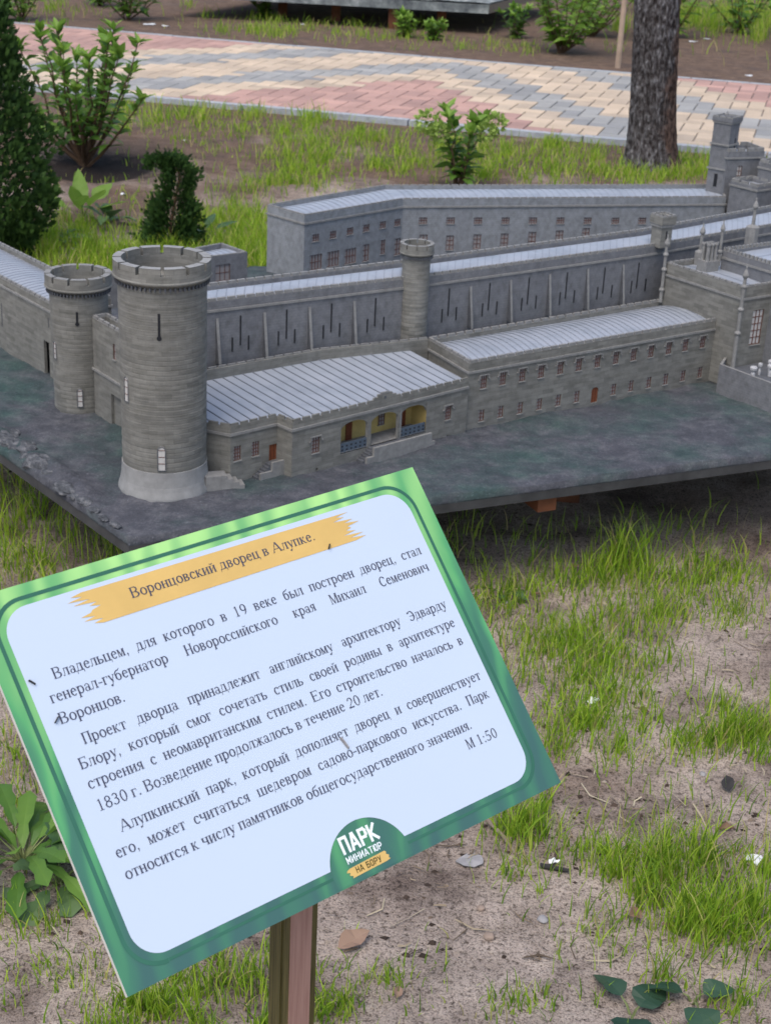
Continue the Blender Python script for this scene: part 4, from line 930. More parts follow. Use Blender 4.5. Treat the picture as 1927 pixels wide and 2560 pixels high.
def glyph(c):
    low = c.islower() or not c.isalpha(); X = XH if low else CH; T = TH if low else .1; k = X / XH; l = c.lower(); kk = 1 if low else 1.34
    W = lambda v: v * kk
    g = W(.27); adv = SF * 2 + g + T + .02
    if l == 'а' and low: return arcp(.19, .31, .155, .14, 5, 165, .075, .03) + rc4(.27, .07, .345, .32) + arcp(.17, .125, .145, .135, 0, 360, .07, .03) + dg(.27, .03, .33, .09, .04) + rc4(.3, .0, .4, .03), .42
    if l == 'а': return dg(.03, 0, .30, X, .04) + dg(.56, 0, .29, X, .105) + rc4(.14, .2, .52, .235) + ser(.02, 0, 1, .05) + ser(.54, 0, 1, .11), .70
    if l == 'б' and low: return arcp(.235, .21, .20, .22, 0, 360) + arcp(.30, .36, .265, .26, 90, 188, .06, .06) + dg(.29, .57, .40, .68, .05) + rc4(.27, .57, .36, .62), .48
    if l == 'б': return st(SF, 0, X, w=T) + rc4(SF, X - .035, .48, X) + dg(.44, X - .14, .46, X, .03) + arcp(.26, .18, .25, .185, -90, 90, T) + rc4(SF, .335, .27, .366) + rc4(SF, 0, .27, .03), .56
    if l == 'в':
        h = X / 2; return st(SF, 0, X, w=T) + rc4(SF, X - .03, W(.22), X) + rc4(SF, h, W(.24), h + .03) + rc4(SF, 0, W(.24), .03) + arcp(W(.21), h * 1.53, W(.155), h * .47 + .01, -90, 90, T * .9) + arcp(W(.23), h * .52, W(.17), h * .52, -90, 90, T), W(.42) + .03
    if l == 'г': return st(SF, 0, X, w=T) + rc4(SF, X - .032, W(.33), X) + dg(W(.33) - .02, X - .13, W(.33) - .01, X, .03), W(.36) + .02
    if l == 'д': return rc4(.09, X - .03, W(.40), X) + dg(.06, .03, .135, X, .036) + rc4(W(.30), 0, W(.30) + T, X) + rc4(.0, 0, W(.30) + T + .06, .034) + dg(-.0, -.15, .005, .03, .03) + dg(W(.30) + T + .03, -.15, W(.30) + T + .028, .03, .03), W(.30) + T + .10
    if l == 'е' and low: return arcp(.215, .225, .19, .235, 20, 320) + rc4(.06, .245, .39, .276), .43
    if l == 'е': return st(SF, 0, X, w=T) + rc4(SF, 0, .53, .033) + rc4(SF, X - .033, .51, X) + rc4(SF, .33, .38, .363) + dg(.50, 0, .53, .15, .025) + dg(.485, X - .14, .49, X, .025) + rc4(.37, .27, .395, .42), .60
    if l == 'ж': return st(.28, 0, X, w=T) + dg(.02, 0, .23, X * .52, .07) + dg(.25, X * .5, .06, X, .05) + dg(.56, 0, .36, X * .52, .07) + dg(.35, X * .5, .53, X, .05) + rc4(.0, 0, .12, SR) + rc4(.53, 0, .65, SR) + rc4(.03, X - .05, .12, X) + rc4(.52, X - .05, .61, X) + rc4(.22, X * .49, .42, X * .53), .65
    if l == 'з': return arcp(.17, .345, .15, .11, -90, 150, .075, .028) + arcp(.17, .125, .175, .13, -150, 90, .08, .028) + rc4(.12, .228, .2, .256), .39
    if l in 'ий':
        r = two(X, g, T) + dg(SF + T * .5, .05, SF + g + T * .2, X - .05, .035)
        if l == 'й': r += arcp(SF + g / 2 + T / 2, X + .17, .11, .10, 190, 350, .03, .045)
        return r, adv
    if l == 'к': return st(SF, 0, X, w=T) + dg(SF + T, X * .48, W(.30), X - .02, .045) + dg(W(.32), 0, W(.14), X * .52, .085) + rc4(W(.29) - .01, X - .055, W(.29) + .08, X - .0) + rc4(W(.28), 0, W(.28) + .17, SR) + rc4(SF + T, X * .46, W(.2), X * .52), W(.44) + .02
    if l == 'л': return rc4(.10, X - .032, W(.40), X) + st(W(.30), 0, X, w=T) + dg(.09, .06, .125, X, .036) + arcp(.055, .05, .055, .055, 170, 400, .045, .045), W(.30) + T + SF + .02
    if l == 'м': return st(SF, 0, X, w=.045) + st(W(.36), 0, X, w=T) + dg(W(.20), 0, SF, X, .075) + dg(W(.20) + .01, 0, W(.36), X, .04), W(.36) + T + SF + .02
    if l == 'н': return two(X, g, T) + rc4(SF + T, X * .49, SF + g, X * .49 + .033), adv
    if l == 'о': return arcp(W(.235), X / 2, W(.215), X / 2 + .012, 0, 360, T), W(.47)
    if l == 'п': return two(X, g, T) + rc4(SF, X - .032, SF + g + T, X), adv
    if l == 'р' and low: return st(.05, -.21, X) + arcp(.24, .225, .205, .235, -140, 140), .48
    if l == 'р': return st(SF, 0, X, w=T) + rc4(SF, X - .032, .3, X) + rc4(SF, .28, .3, .312) + arcp(.28, X - .19, .23, .19, -90, 90, T), .54
    if l == 'с': return arcp(W(.22), X / 2, W(.20), X / 2 + .012, 42, 318, T) + rc4(W(.32), X - .15 * k * .8, W(.32) + .06, X - .05), W(.42)
    if l == 'т': return st(W(.165), 0, X, t=0, w=T) + rc4(.015, X - .032, W(.33) + T - .015, X) + dg(.01, X - .14, .02, X, .026) + dg(W(.33) + T - .035, X - .14, W(.33) + T - .045, X, .026), W(.33) + T + .01
    if l == 'у': return dg(.20, .03, .03, X, .095) + dg(.12, -.20, .36, X, .036) + rc4(-.0, X - SR, .16, X) + rc4(.29, X - SR, .43, X) + arcp(.085, -.165, .06, .055, 0, 360, .05, .05), .43
    if l == 'ф': return st(.28, -.21, .66, w=T) + arcp(.19, .225, .175, .235, 30, 330) + arcp(.46, .225, .175, .235, -150, 150), .66
    if l == 'х': return dg(.30, 0, .03, X, .10) + dg(.03, 0, .32, X, .036) + rc4(.0, 0, .13, SR) + rc4(.26, 0, .44, SR) + rc4(-.0, X - SR, .17, X) + rc4(.27, X - SR, .41, X), .44
    if l == 'ц': return two(X, g, T) + rc4(SF, 0, SF + g + T, .034) + rc4(SF + g + T, -.0, SF + g + T + .07, .03) + dg(SF + g + T + .04, -.14, SF + g + T + .045, .03, .03), adv + .03
    if l == 'ч': return st(SF + g, 0, X, w=T) + st(SF, X * .5, X, b=0, w=T) + arcp(SF + g * .5 + T * .5, X * .55, g * .5 + T * .5, X * .17, 180, 330, T, .035), adv
    if l in 'шщ':
        r = st(SF, 0, X, w=T) + st(SF + g * .95, 0, X, w=T) + st(SF + g * 1.9, 0, X, w=T) + rc4(SF, 0, SF + g * 1.9 + T, .034)
        if l == 'щ': r += rc4(SF + g * 1.9 + T, 0, SF + g * 1.9 + T + .07, .03) + dg(SF + g * 1.9 + T + .04, -.14, SF + g * 1.9 + T + .045, .03, .03)
        return r, SF * 2 + g * 1.9 + T + .03
    if l in 'ыь':
        r = st(SF, 0, X, w=T) + arcp(.21, .125, .19, .13, -90, 90, T) + rc4(SF, 0, .22, .03) + rc4(SF, .225, .22, .255)
        if l == 'ы': return r + st(.47, 0, X, w=T), .62
        return r, .43
    if l == 'э': return arcp(W(.19), X / 2, W(.20), X / 2 + .012, -138, 138, T) + rc4(W(.1), X / 2 - .016, W(.33), X / 2 + .016) + rc4(.01, X - .13, .07, X - .03), W(.42)
    if l == 'ю': return st(SF, 0, X, w=T) + rc4(SF + T, X / 2 - .016, .28, X / 2 + .016) + arcp(.46, X / 2, .205, X / 2 + .012, 0, 360, T), .68
    if l == 'я': return st(W(.27), 0, X, w=T) + arcp(W(.20), X * .72, W(.16), X * .28, 90, 270, T) + rc4(W(.18), X - .03, W(.3), X) + rc4(W(.17), X * .44, W(.3), X * .5) + dg(.03, 0, W(.20), X * .47, .05) + rc4(.0, 0, .12, SR), W(.27) + T + SF + .02
    D = CH
    if c == '0': return arcp(.25, D / 2, .21, D / 2 + .008, 0, 360, .085), .5
    if c == '1': return rc4(.21, 0, .29, D) + rc4(.12, 0, .38, SR) + dg(.11, D - .09, .21, D - .03, .05), .5
    if c == '2': return arcp(.24, D - .19, .19, .20, -30, 170, .085) + dg(.04, .03, .33, D - .29, .055) + rc4(.03, 0, .43, .07), .5
    if c == '3': return arcp(.22, D - .16, .17, .165, -80, 155, .08) + arcp(.21, .19, .21, .20, -155, 85, .085) + rc4(.16, .345, .26, .38), .5
    if c == '5': return arcp(.2, .2, .23, .205, -150, 120, .085) + dg(.09, .33, .14, D, .04) + rc4(.13, D - .075, .42, D), .5
    if c == '8': return arcp(.25, D - .16, .175, .168, 0, 360, .075) + arcp(.25, .175, .21, .185, 0, 360, .085), .5
    if c == '9': return arcp(.25, D - .21, .21, .22, 0, 360, .085) + arcp(.18, D - .24, .28, .44, -75, 8, .085, .03), .5
    if c == '.': return arcp(.12, .04, .05, .05, 0, 360, .05, .05), .25
    if c == ',': return arcp(.12, .04, .05, .05, 0, 360, .05, .05) + dg(.08, -.12, .13, .02, .035), .25
    if c == ':': return arcp(.13, .04, .05, .05, 0, 360, .05, .05) + arcp(.13, .38, .05, .05, 0, 360, .05, .05), .27
    if c == '-': return rc4(.04, .19, .29, .24), .33
    return [], .25
def text_polys(txt, x, y, em, width=None, sx=1.0, justify=False, slope=0.0):
    wds = txt.split(' '); ws = [sum(glyph(c)[1] for c in w) * em * sx for w in wds]; sp = .25 * em
    if width and justify and len(wds) > 1: sp = (width - sum(ws)) / (len(wds) - 1)
    elif width: f = width / (sum(ws) + sp * (len(wds) - 1)); sx *= f; ws = [a * f for a in ws]; sp *= f
    out = []; cx = x
    for w in wds:
        for c in w:
            g, a = glyph(c)
            for p in g: out.append([(cx + px_ * em * sx, y - py_ * em + slope * (cx - x)) for px_, py_ in p])
            cx += a * em * sx
        cx += sp
    return out
EM = 12.7
lines = [('Владельцем, для которого в 19 веке был построен дворец, стал', 39, 389, 74.9, 75.5, 1), ('генерал-губернатор Новороссийского края Михаил Семенович', 30, 389, 91, 91, 1), ('Воронцов.', 30.5, 84, 107.3, 107.4, 0),
         ('Проект дворца принадлежит английскому архитектору Эдварду', 41, 389, 126.6, 126.3, 1), ('Блору, который смог сочетать стиль своей родины в архитектуре', 31.5, 389, 142.8, 143.6, 1), ('строения с неомавританским стилем. Его строительство началось в', 31.5, 389, 158, 160, 1),
         ('1830 г. Возведение продолжалось в течение 20 лет.', 31.5, 293, 174.8, 174.4, 0), ('Алупкинский парк, который дополняет дворец и совершенствует', 41.5, 390, 194.2, 193, 1), ('его, может считаться шедевром садово-паркового искусства. Парк', 31, 390, 210.2, 209.6, 1),
         ('относится к числу памятников общегосударственного значения.', 31.3, 360, 226.5, 227.4, 0), ('М 1:50', 347, 380.5, 242.0, 242.4, 0)]
ref = sum(glyph(c)[1] for c in lines[6][0]) * EM; SXR = (293 - 31.5) / ref
polys = []
for t, a, b, y0, y1, j in lines: polys += text_polys(t, a, y0, EM, b - a, SXR if j else 1.0, bool(j), (y1 - y0) / (b - a))
flat_obj('lettering', polys, .00052, M['ink'], white)
flat_obj('lettering', text_polys('Воронцовский дворец в Алупке.', 121, 35.6, EM, 174.5), .00075, M['ink'], ban)
# ---- badge
badge = flat_obj('badge', [[(LC[0] + (LR - .6) * math.cos(t), LC[1] + (LR - .6) * math.sin(t)) for t in np.linspace(math.pi + .13, 2 * math.pi - .13, 40)] + [(LC[0] + LR - .9, 297.5), (LC[0] - LR + .9, 297.5)]], .00030, M['print'], board)
def seg(pts, w):
    out = []
    for (x0, y0), (x1, y1) in zip(pts[:-1], pts[1:]):
        L = math.hypot(x1 - x0, y1 - y0); ex, ey = (x1 - x0) / L * w * .5, (y1 - y0) / L * w * .5; nx_, ny_ = -ey, ex
        out.append([(x0 - ex + nx_, y0 - ey + ny_), (x0 - ex - nx_, y0 - ey - ny_), (x1 + ex - nx_, y1 + ey - ny_), (x1 + ex + nx_, y1 + ey + ny_)])
    return out
SANS = {'П': [[(0, 0), (0, 1), (.9, 1), (.9, 0)]], 'А': [[(0, 0), (.42, 1), (.58, 1), (1, 0)], [(.2, .28), (.8, .28)]], 'Р': [[(0, 0), (0, 1), (.72, 1), (.9, .85), (.9, .6), (.72, .45), (0, .45)]],
        'К': [[(0, 0), (0, 1)], [(.9, 1), (.15, .48), (.95, 0)]], 'М': [[(0, 0), (0, 1), (.5, .25), (1, 1), (1, 0)]], 'И': [[(0, 1), (0, 0), (.9, 1), (.9, 0)]], 'Н': [[(0, 0), (0, 1)], [(.9, 0), (.9, 1)], [(0, .52), (.9, .52)]],
        'Т': [[(0, 1), (.9, 1)], [(.45, 1), (.45, 0)]], 'Ю': [[(0, 0), (0, 1)], [(0, .5), (.4, .5)], [(.4, .15), (.4, .85), (.55, 1), (.95, 1), (1.1, .85), (1.1, .15), (.95, 0), (.55, 0), (.4, .15)]],
        'Б': [[(.8, 1), (0, 1), (0, 0), (.72, 0), (.9, .14), (.9, .42), (.72, .56), (0, .56)]], 'О': [[(.18, 0), (0, .15), (0, .85), (.18, 1), (.72, 1), (.9, .85), (.9, .15), (.72, 0), (.18, 0)]], 'У': [[(0, 1), (.45, .38)], [(.9, 1), (.4, .0), (.15, 0)]]}
def sans(txt, x, y, wtot, h, wgt):
    adv = [(max(p[0] for s in SANS[c] for p in s) if c != ' ' else .35) for c in txt]; gap = .52; tot = sum(adv) + gap * (len(txt) - 1); u = (wtot - wgt) / tot; out = []; cx = x + wgt / 2
    for c, a in zip(txt, adv):
        if c != ' ':
            for s in SANS[c]: out += seg([(cx + px_ * u, y - wgt / 2 - py_ * (h - wgt)) for px_, py_ in s], wgt)
        cx += (a + gap) * u
    return out
flat_obj('lettering', sans('ПАРК', 199.3, 275.6, 35.5, 13.6, 2.35) + sans('МИНИАТЮР', 199.3, 283.2, 34.2, 5.4, .82), .00055, M['logo_white'], badge, order=1)
bp2 = [(196.2, 287.4), (199, 286.4), (215, 285.9), (233.4, 285.4), (234.6, 286.6), (233.8, 288.2), (236.0, 289.6), (235.0, 291.6), (236.2, 292.6), (232, 293.3), (214, 293.6), (198.6, 294.0), (199.6, 292.6), (196.8, 291.2), (198.2, 289.6), (195.4, 288.6)]; bn2 = flat_obj('badge_banner', [bp2], .00055, M['ochre'], badge); triang(bn2)
flat_obj('badge_lettering', sans('НА БОРУ', 203.6, 291.9, 24.5, 4.9, .68), .0008, M['ink_olive'], badge, order=1)
# ---- post: square batten behind the board
def post_mat(c1, c2):
    mt, nd, lk, b = mat('stained_batten', c1, .55, .35); ob = coords(nd)
    n = noise(nd, lk, 30, 5, .6, stretch(nd, lk, ob, (14, 14, .5))); c = ramp(nd, lk, n, [(.35, c1), (.62, c2)]); lk.new(c, b.inputs['Base Color']); bump(nd, lk, b, n, .3, .002); return mt
M['post_olive'] = post_mat((.045, .038, .010), (.115, .095, .03)); M['post_pink'] = post_mat((.32, .175, .135), (.40, .235, .185))
pw = .0133; pb_ = MB()
def plane_z(q, off): return SGN_C[2] + (-off - SNm[0] * (q[0] - SGN_C[0]) - SNm[1] * (q[1] - SGN_C[1])) / SNm[2]
def post_box(a0, a1, b0, b1, mi, z0=-.15, gap=.0037):
    q = [pc + PU * a + PN * b for a, b in ((a0, b0), (a1, b0), (a1, b1), (a0, b1))]
    if np.cross(q[1] - q[0], q[3] - q[0]) < 0: q = q[::-1]
    pb_.box8([(*p, z0) for p in q] + [(*p, plane_z(p, gap)) for p in q], mi)
post_box(-pw, pw, -pw, pw, 0); post_box(-pw + .0004, pw - .006, pw - .0005, pw + .0012, 1, gap=.0045); post_box(-pw - .0012, -pw + .0005, -.004, .0035, 0, gap=.0045)
pst = pb_.build('post', [M['post_olive'], M['post_pink']], sign)

# ------------------------------------------------------------------ vegetation helpers
def leaf_geo(V, Fq, Tn, base, d, nrm, L, W, fold=.25, droop=.25, tint=.5, shape=0):
    d = d / np.linalg.norm(d); s = np.cross(d, nrm); s /= np.linalg.norm(s) + 1e-9; nn = np.cross(s, d)
    ts = (0, .10, .24, .40, .56, .72, .87, 1.0)
    ws = ((.05, .42, .84, 1., .93, .70, .36, .02), (.10, .34, .62, .52, .95, .78, 1.02, .04), (.06, .72, 1., .98, .84, .60, .30, .02))[shape]
    i = len(V); tw_ = random.uniform(-.35, .35); cu = random.uniform(.6, 1.5); n_ = len(ts)
    for k, (t, w) in enumerate(zip(ts, ws)):
        w = w * random.uniform(.9, 1.08); f_ = fold * (1 + .5 * math.sin(t * 9 + tw_ * 9)); sd_ = s + nn * tw_ * t
        c = base + d * L * t - nn * droop * cu * L * t * t
        V.append(c - sd_ * W * w * .5 + nn * f_ * W * w * .5); V.append(c); V.append(c + sd_ * W * w * .5 + nn * f_ * W * w * .5); Tn += [tint, min(1., tint + .18), tint]
    for k in range(n_ - 1):
        a = i + k * 3; Fq.append((a, a + 1, a + 4, a + 3)); Fq.append((a + 1, a + 2, a + 5, a + 4))
def leaf_obj(name, V, Fq, Tn, m, parent=None, F3=None):
    V = np.array(V)
    if parent is not None: V = V - wloc(parent)
    me = fast_mesh(name, V, Fq, F3, smooth=False); me.materials.append(m)
    a = me.attributes.new('tint', 'FLOAT', 'POINT'); a.data.foreach_set('value', np.array(Tn, np.float32))
    o = bpy.data.objects.new(name, me); SC.collection.objects.link(o); o.parent = parent; return o
rv = lambda: np.array([random.gauss(0, 1), random.gauss(0, 1), random.gauss(0, 1)])
def g3(p): return np.array([p[0], p[1], float(gh(p[0], p[1]))])
def bush(name, base, nstem, height, spread, label, cat='shrub', leafL=.06, lm='leaf', seed=1, leaves=11, thick=.006, group=None, low=.35, bloom=None, tip='leaf_bright'):
    random.seed(seed); b = g3(base); root = empty(name, b, label, cat, group); sb_ = MB(); V, Fq, Tn = [], [], []; V2, F2, T2 = [], [], []
    for s in range(nstem):
        az = 2 * math.pi * (s + random.random() * .7) / nstem; out = spread * random.uniform(.25, 1); h = height * random.uniform(.65, 1.0) * (1 - .25 * (out / spread))
        pts = []
        for k in range(6):
            t = k / 5; pts.append(b + np.array([math.cos(az) * out * t ** .8 + random.gauss(0, .008), math.sin(az) * out * t ** .8 + random.gauss(0, .008), h * t ** 1.05 - .01 * (k == 0)]))
        sb_.tube(pts, [thick * (1 - .75 * k / 5) for k in range(6)], 5)
        for k in range(leaves):
            t = low + (1 - low) * (k + .5) / leaves; f = t * 5; i = min(int(f), 4); p = pts[i] + (pts[i + 1] - pts[i]) * (f - i)
            for sg in (0, 1):
                a = az + math.pi * sg + k * 1.57 + random.gauss(0, .3); el = .15 + .7 * t + random.gauss(0, .2)
                d = np.array([math.cos(a) * math.cos(el), math.sin(a) * math.cos(el), math.sin(el)]); L = leafL * random.uniform(.7, 1.15) * (1.1 - .35 * t)
                leaf_geo(V, Fq, Tn, p, d, np.array([0, 0, 1.]) + rv() * .25, L, L * .48, .3, .3, random.random())
        for k in range(7):
            a = random.uniform(0, 6.28); el = random.uniform(.4, 1.2); d = np.array([math.cos(a) * math.cos(el), math.sin(a) * math.cos(el), math.sin(el)]); L = leafL * random.uniform(.6, .95)
            leaf_geo(V2, F2, T2, pts[-1], d, np.array([0, 0, 1.]) + rv() * .3, L, L * .42, .3, .15, random.random())
    sb_.build('stem', [M['stem']], root)
    leaf_obj('foliage', V, Fq, Tn, M[lm], root); leaf_obj('young_foliage', V2, F2, T2, M[tip], root)
    if bloom:
        for (dx, dy, dz_, r) in bloom:
            V3, F3, T3 = [], [], []; c = b + np.array([dx, dy, dz_])
            for k in range(120):
                v = rv(); v /= np.linalg.norm(v); leaf_geo(V3, F3, T3, c + v * r * random.uniform(.6, 1), v + rv() * .4, rv(), r * .42, r * .38, .2, .1, random.random())
            leaf_obj('flower_head', V3, F3, T3, M['bloom'], root)
    return root
def thuja(name, base, height, rad, label, seed, n=5200, shape=None, group=None, spray=.05):
    random.seed(seed); r_ = np.random.default_rng(seed); b = g3(base); root = empty(name, b, label, 'conifer', group)
    tb_ = MB(); V, Fq, Tn = [], [], []
    axis_ = shape or (lambda t: np.array([0, 0, height * t])); prof = (lambda t: rad * (1 - t) ** .62 * min(1, .55 + t * 3)) if shape is None else (lambda t: rad * (1.05 - .72 * t) * (.85 + .3 * math.sin(t * 11 + 1) ** 2))
    tb_.tube([b + axis_(t) - np.array([0, 0, .03]) * (t == 0) for t in np.linspace(0, .97, 9)], [rad * .05 * (1 - .8 * t) + .002 for t in np.linspace(0, 1, 9)], 6); tb_.build('trunk', [M['stem']], root)
    for k in range(n):
        t = r_.random() ** 1.25; az = r_.random() * 6.283; lump = .50 + .95 * float(vnoise(math.cos(az) * 2 + t * 7, math.sin(az) * 2 + 5, t * 9, 1.3))
        rr = prof(t if shape is None else min(t, .93)) * (r_.random() ** .38) * lump; c = b + axis_(t) + np.array([math.cos(az) * rr, math.sin(az) * rr, r_.normal() * .012])
        d = np.array([math.cos(az), math.sin(az), .55 + .9 * t]) + r_.normal(size=3) * .35; d /= np.linalg.norm(d)
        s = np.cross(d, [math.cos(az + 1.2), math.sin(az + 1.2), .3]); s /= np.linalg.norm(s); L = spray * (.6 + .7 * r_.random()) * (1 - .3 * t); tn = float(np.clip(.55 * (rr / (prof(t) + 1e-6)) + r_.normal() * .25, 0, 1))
        for j in range(5):
            f = (j - 2) / 2; p0 = c + d * L * (.08 + .1 * (2 - abs(j - 2))); dj = d + s * f * .75; dj /= np.linalg.norm(dj); lj = L * (1 - .35 * abs(f)); w = L * .075
            i = len(V); q = np.cross(dj, s); q = np.cross(dj, np.cross(d, s)); q /= np.linalg.norm(q) + 1e-9
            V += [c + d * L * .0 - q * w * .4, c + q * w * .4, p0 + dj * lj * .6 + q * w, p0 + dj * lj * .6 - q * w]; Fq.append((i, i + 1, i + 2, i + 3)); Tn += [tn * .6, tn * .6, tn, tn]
            V += [p0 + dj * lj]; Tn += [tn]; i5 = len(V) - 1; Fq.append((i + 3, i + 2, i5, i5)) if False else None
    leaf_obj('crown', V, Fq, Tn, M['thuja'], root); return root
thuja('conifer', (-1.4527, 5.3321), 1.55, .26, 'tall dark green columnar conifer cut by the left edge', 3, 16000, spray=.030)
def hook(t):
    if t < .62: f = t / .62; return np.array([.045 * f ** 1.3, 0, .265 * f])
    th = math.pi * .82 * (t - .62) / .38; return np.array([.045 - .052 * (1 - math.cos(th)), 0, .265 + .055 * math.sin(th)])
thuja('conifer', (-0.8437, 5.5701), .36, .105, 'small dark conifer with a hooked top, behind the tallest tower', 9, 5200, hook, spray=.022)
bush('shrub', (-1.4667, 7.1371), 24, .66, .44, 'multi-stemmed green shrub in a dark planting hollow near the path', seed=4, leafL=.085, leaves=11, thick=.009, low=.28)
bush('shrub', (0.2520, 6.9299), 8, .40, .13, 'low green shrub with pale yellow-green flower heads, behind the far wing', seed=5, leafL=.085, leaves=7, bloom=[(-.15, -.05, .29, .05), (-.10, -.07, .25, .04), (.11, -.08, .27, .042), (.15, -.04, .30, .042)], low=.15)
bush('shrub', (1.1603, 12.0845), 18, .95, .55, 'big leafy shrub beyond the path, left of the leaning stake', seed=6, leafL=.10, leaves=15, low=.1, lm='leaf_bright')
bush('shrub', (1.5135, 13.3576), 14, .9, .6, 'bright shrub right at the corner of the far display', seed=16, leafL=.10, leaves=10, low=.1, lm='leaf_bright')
bush('shrub', (-2.2646, 12.9002), 12, .75, .45, 'leafy green shrub beyond the path at the upper left', seed=8, leafL=.10, leaves=10, low=.1)
bush('shrub', (-3.0198, 12.4965), 9, .8, .4, 'pale yellow-green sapling beyond the path by the columnar conifer', seed=18, leafL=.09, leaves=10, low=.1, lm='leaf_bright')
for k, (x, y, s_) in enumerate(((2.2, 13.6, .8), (2.9, 14.2, .9), (3.3, 13.1, .5), (2.5, 15.6, .9), (1.7, 15.8, .8))):
    bush('shrub', (x, y), 10, s_, .55, ['leafy shrub just right of the tree trunk, far back', 'second leafy shrub back from the tree trunk, near the top right corner', 'low leafy clump at the top right edge by white litter', 'farthest shrub behind the tree trunk', 'far shrub seen between stake and tree trunk'][k], seed=20 + k, leafL=.12, leaves=8, low=.05, lm='leaf_bright' if k % 2 == 0 else 'leaf')
for k, (px, py, h_, lab) in enumerate(((250, 14, .55, 'green shrub at the top edge, left of the far display legs'), (660, 45, .22, 'small leafy clump under the far display, by its left legs'), (1010, 92, .20, 'low leafy weeds in front of the right legs of the far display'), (1085, 100, .16, 'small weed clump just right of the far display legs'), (1290, 95, .28, 'low leafy clump left of the big shrub beyond the path'), (1640, 20, .5, 'bright green bush close behind the tree trunk top'))):
    q_ = at(px, py, 0)[:2]; bush('shrub', (q_[0], q_[1]), 9, h_, h_ * .55, lab, seed=40 + k, leafL=.055 + .08 * h_, leaves=7, low=.05, thick=.005, lm='leaf_bright' if k in (2, 5) else 'leaf')
# weeds: broad-leaved plants
def weed(base, n, L, W, label, seed, el=(.3, 1.2), lm='leaf_dark', droop=.35, name='weed', shape=0, group=None):
    random.seed(seed); b = g3(base); root = empty(name, b, label, 'weed', group); V, Fq, Tn = [], [], []; sb_ = MB()
    for k in range(n):
        a = 6.283 * (k + random.random() * .6) / n; e = random.uniform(*el); d = np.array([math.cos(a) * math.cos(e), math.sin(a) * math.cos(e), math.sin(e)]); l = L * random.uniform(.6, 1.1); st_ = l * random.uniform(.25, .7)
        p = b + d * st_; sb_.tube([b - np.array([0, 0, .005]), b + d * st_ * .5 + np.array([0, 0, .003]), p], [.0022, .0018, .0009], 4)
        d2 = d + np.array([0, 0, -.25]); leaf_geo(V, Fq, Tn, p, d2, np.array([0, 0, 1.]) + rv() * .2, l, W * random.uniform(.7, 1.1), .22, droop, random.random(), shape)
    sb_.build('stem', [M['green_stem']], root); leaf_obj('foliage', V, Fq, Tn, M[lm], root); return root
weed(at(208, 548)[:2], 7, .16, .075, 'broad-leaved weed with one large bright upright leaf by the columnar conifer', 31, (.5, 1.35), 'leaf_bright', .1)
weed(at(270, 560)[:2], 8, .10, .06, 'broad-leaved weed just left of the hooked conifer', 32, (.3, 1.1))
weed(at(150, 610)[:2], 9, .09, .04, 'dusty low weed behind the left wing', 33, (.2, .9))
weed(at(510, 600)[:2], 7, .09, .045, 'grey-green weed right of the hooked conifer', 34, (.3, 1.1))
weed(at(60, 2165)[:2], 26, .10, .034, 'dark leafy weed rosette below the left edge of the sign', 35, (.35, 1.15), 'leaf', droop=.5, shape=1)
weed(at(150, 2215)[:2], 9, .065, .034, 'smaller weed rosette close against the sign edge', 36, (.1, .7), shape=1)
weed(at(1255, 1500)[:2], 6, .05, .024, 'small weed in the shade right of the sign top corner', 37, (.1, .7))
weed(at(1580, 2535)[:2], 3, .062, .052, 'poplar seedling with dark rounded leaves at the bottom edge', 38, (.35, .8), 'leaf_deep', droop=.35, shape=2)
weed(at(1730, 2500)[:2], 3, .062, .045, 'poplar seedling with pale stalks right of the other one at the bottom edge', 39, (.4, 1.0), 'leaf_deep', droop=.35, shape=2)
# ------------------------------------------------------------------ grass
def grass(name, P_, Hh, Wd, lean, tintlo=0, tinthi=1, m='grass'):
    n = len(P_); az = rng.random(n) * 6.283; dirx, diry = np.cos(az), np.sin(az); ln = lean * (.25 + rng.random(n)); fa_ = rng.random(n) * 6.283; sx_, sy_ = np.cos(fa_), np.sin(fa_)
    lv = [(0, 1.), (.38, .85), (.72, .6), (1., 0)]; V = np.zeros((n, 7, 3)); tn = np.zeros((n, 7)); base = rng.random(n) * (tinthi - tintlo) + tintlo
    for k, (t, w) in enumerate(lv):
        cx = P_[:, 0] + dirx * ln * Hh * t ** 2; cy = P_[:, 1] + diry * ln * Hh * t ** 2; cz = P_[:, 2] + Hh * t * (1 - .25 * ln * t) - .004
        if k < 3:
            V[:, k * 2, 0] = cx - sx_ * Wd * w / 2; V[:, k * 2, 1] = cy - sy_ * Wd * w / 2; V[:, k * 2, 2] = cz; V[:, k * 2 + 1, 0] = cx + sx_ * Wd * w / 2; V[:, k * 2 + 1, 1] = cy + sy_ * Wd * w / 2; V[:, k * 2 + 1, 2] = cz; tn[:, k * 2] = tn[:, k * 2 + 1] = base
        else: V[:, 6, 0] = cx; V[:, 6, 1] = cy; V[:, 6, 2] = cz; tn[:, 6] = base
    o = np.arange(n)[:, None] * 7; q = np.concatenate([o + np.array([[0, 1, 3, 2]]), o + np.array([[2, 3, 5, 4]])]); t3 = o + np.array([[4, 5, 6]])
    me = fast_mesh(name, V.reshape(-1, 3), q, t3); me.materials.append(M[m]); a = me.attributes.new('tint', 'FLOAT', 'POINT'); a.data.foreach_set('value', tn.ravel().astype(np.float32))
    ob = bpy.data.objects.new(name, me); SC.collection.objects.link(ob); return ob
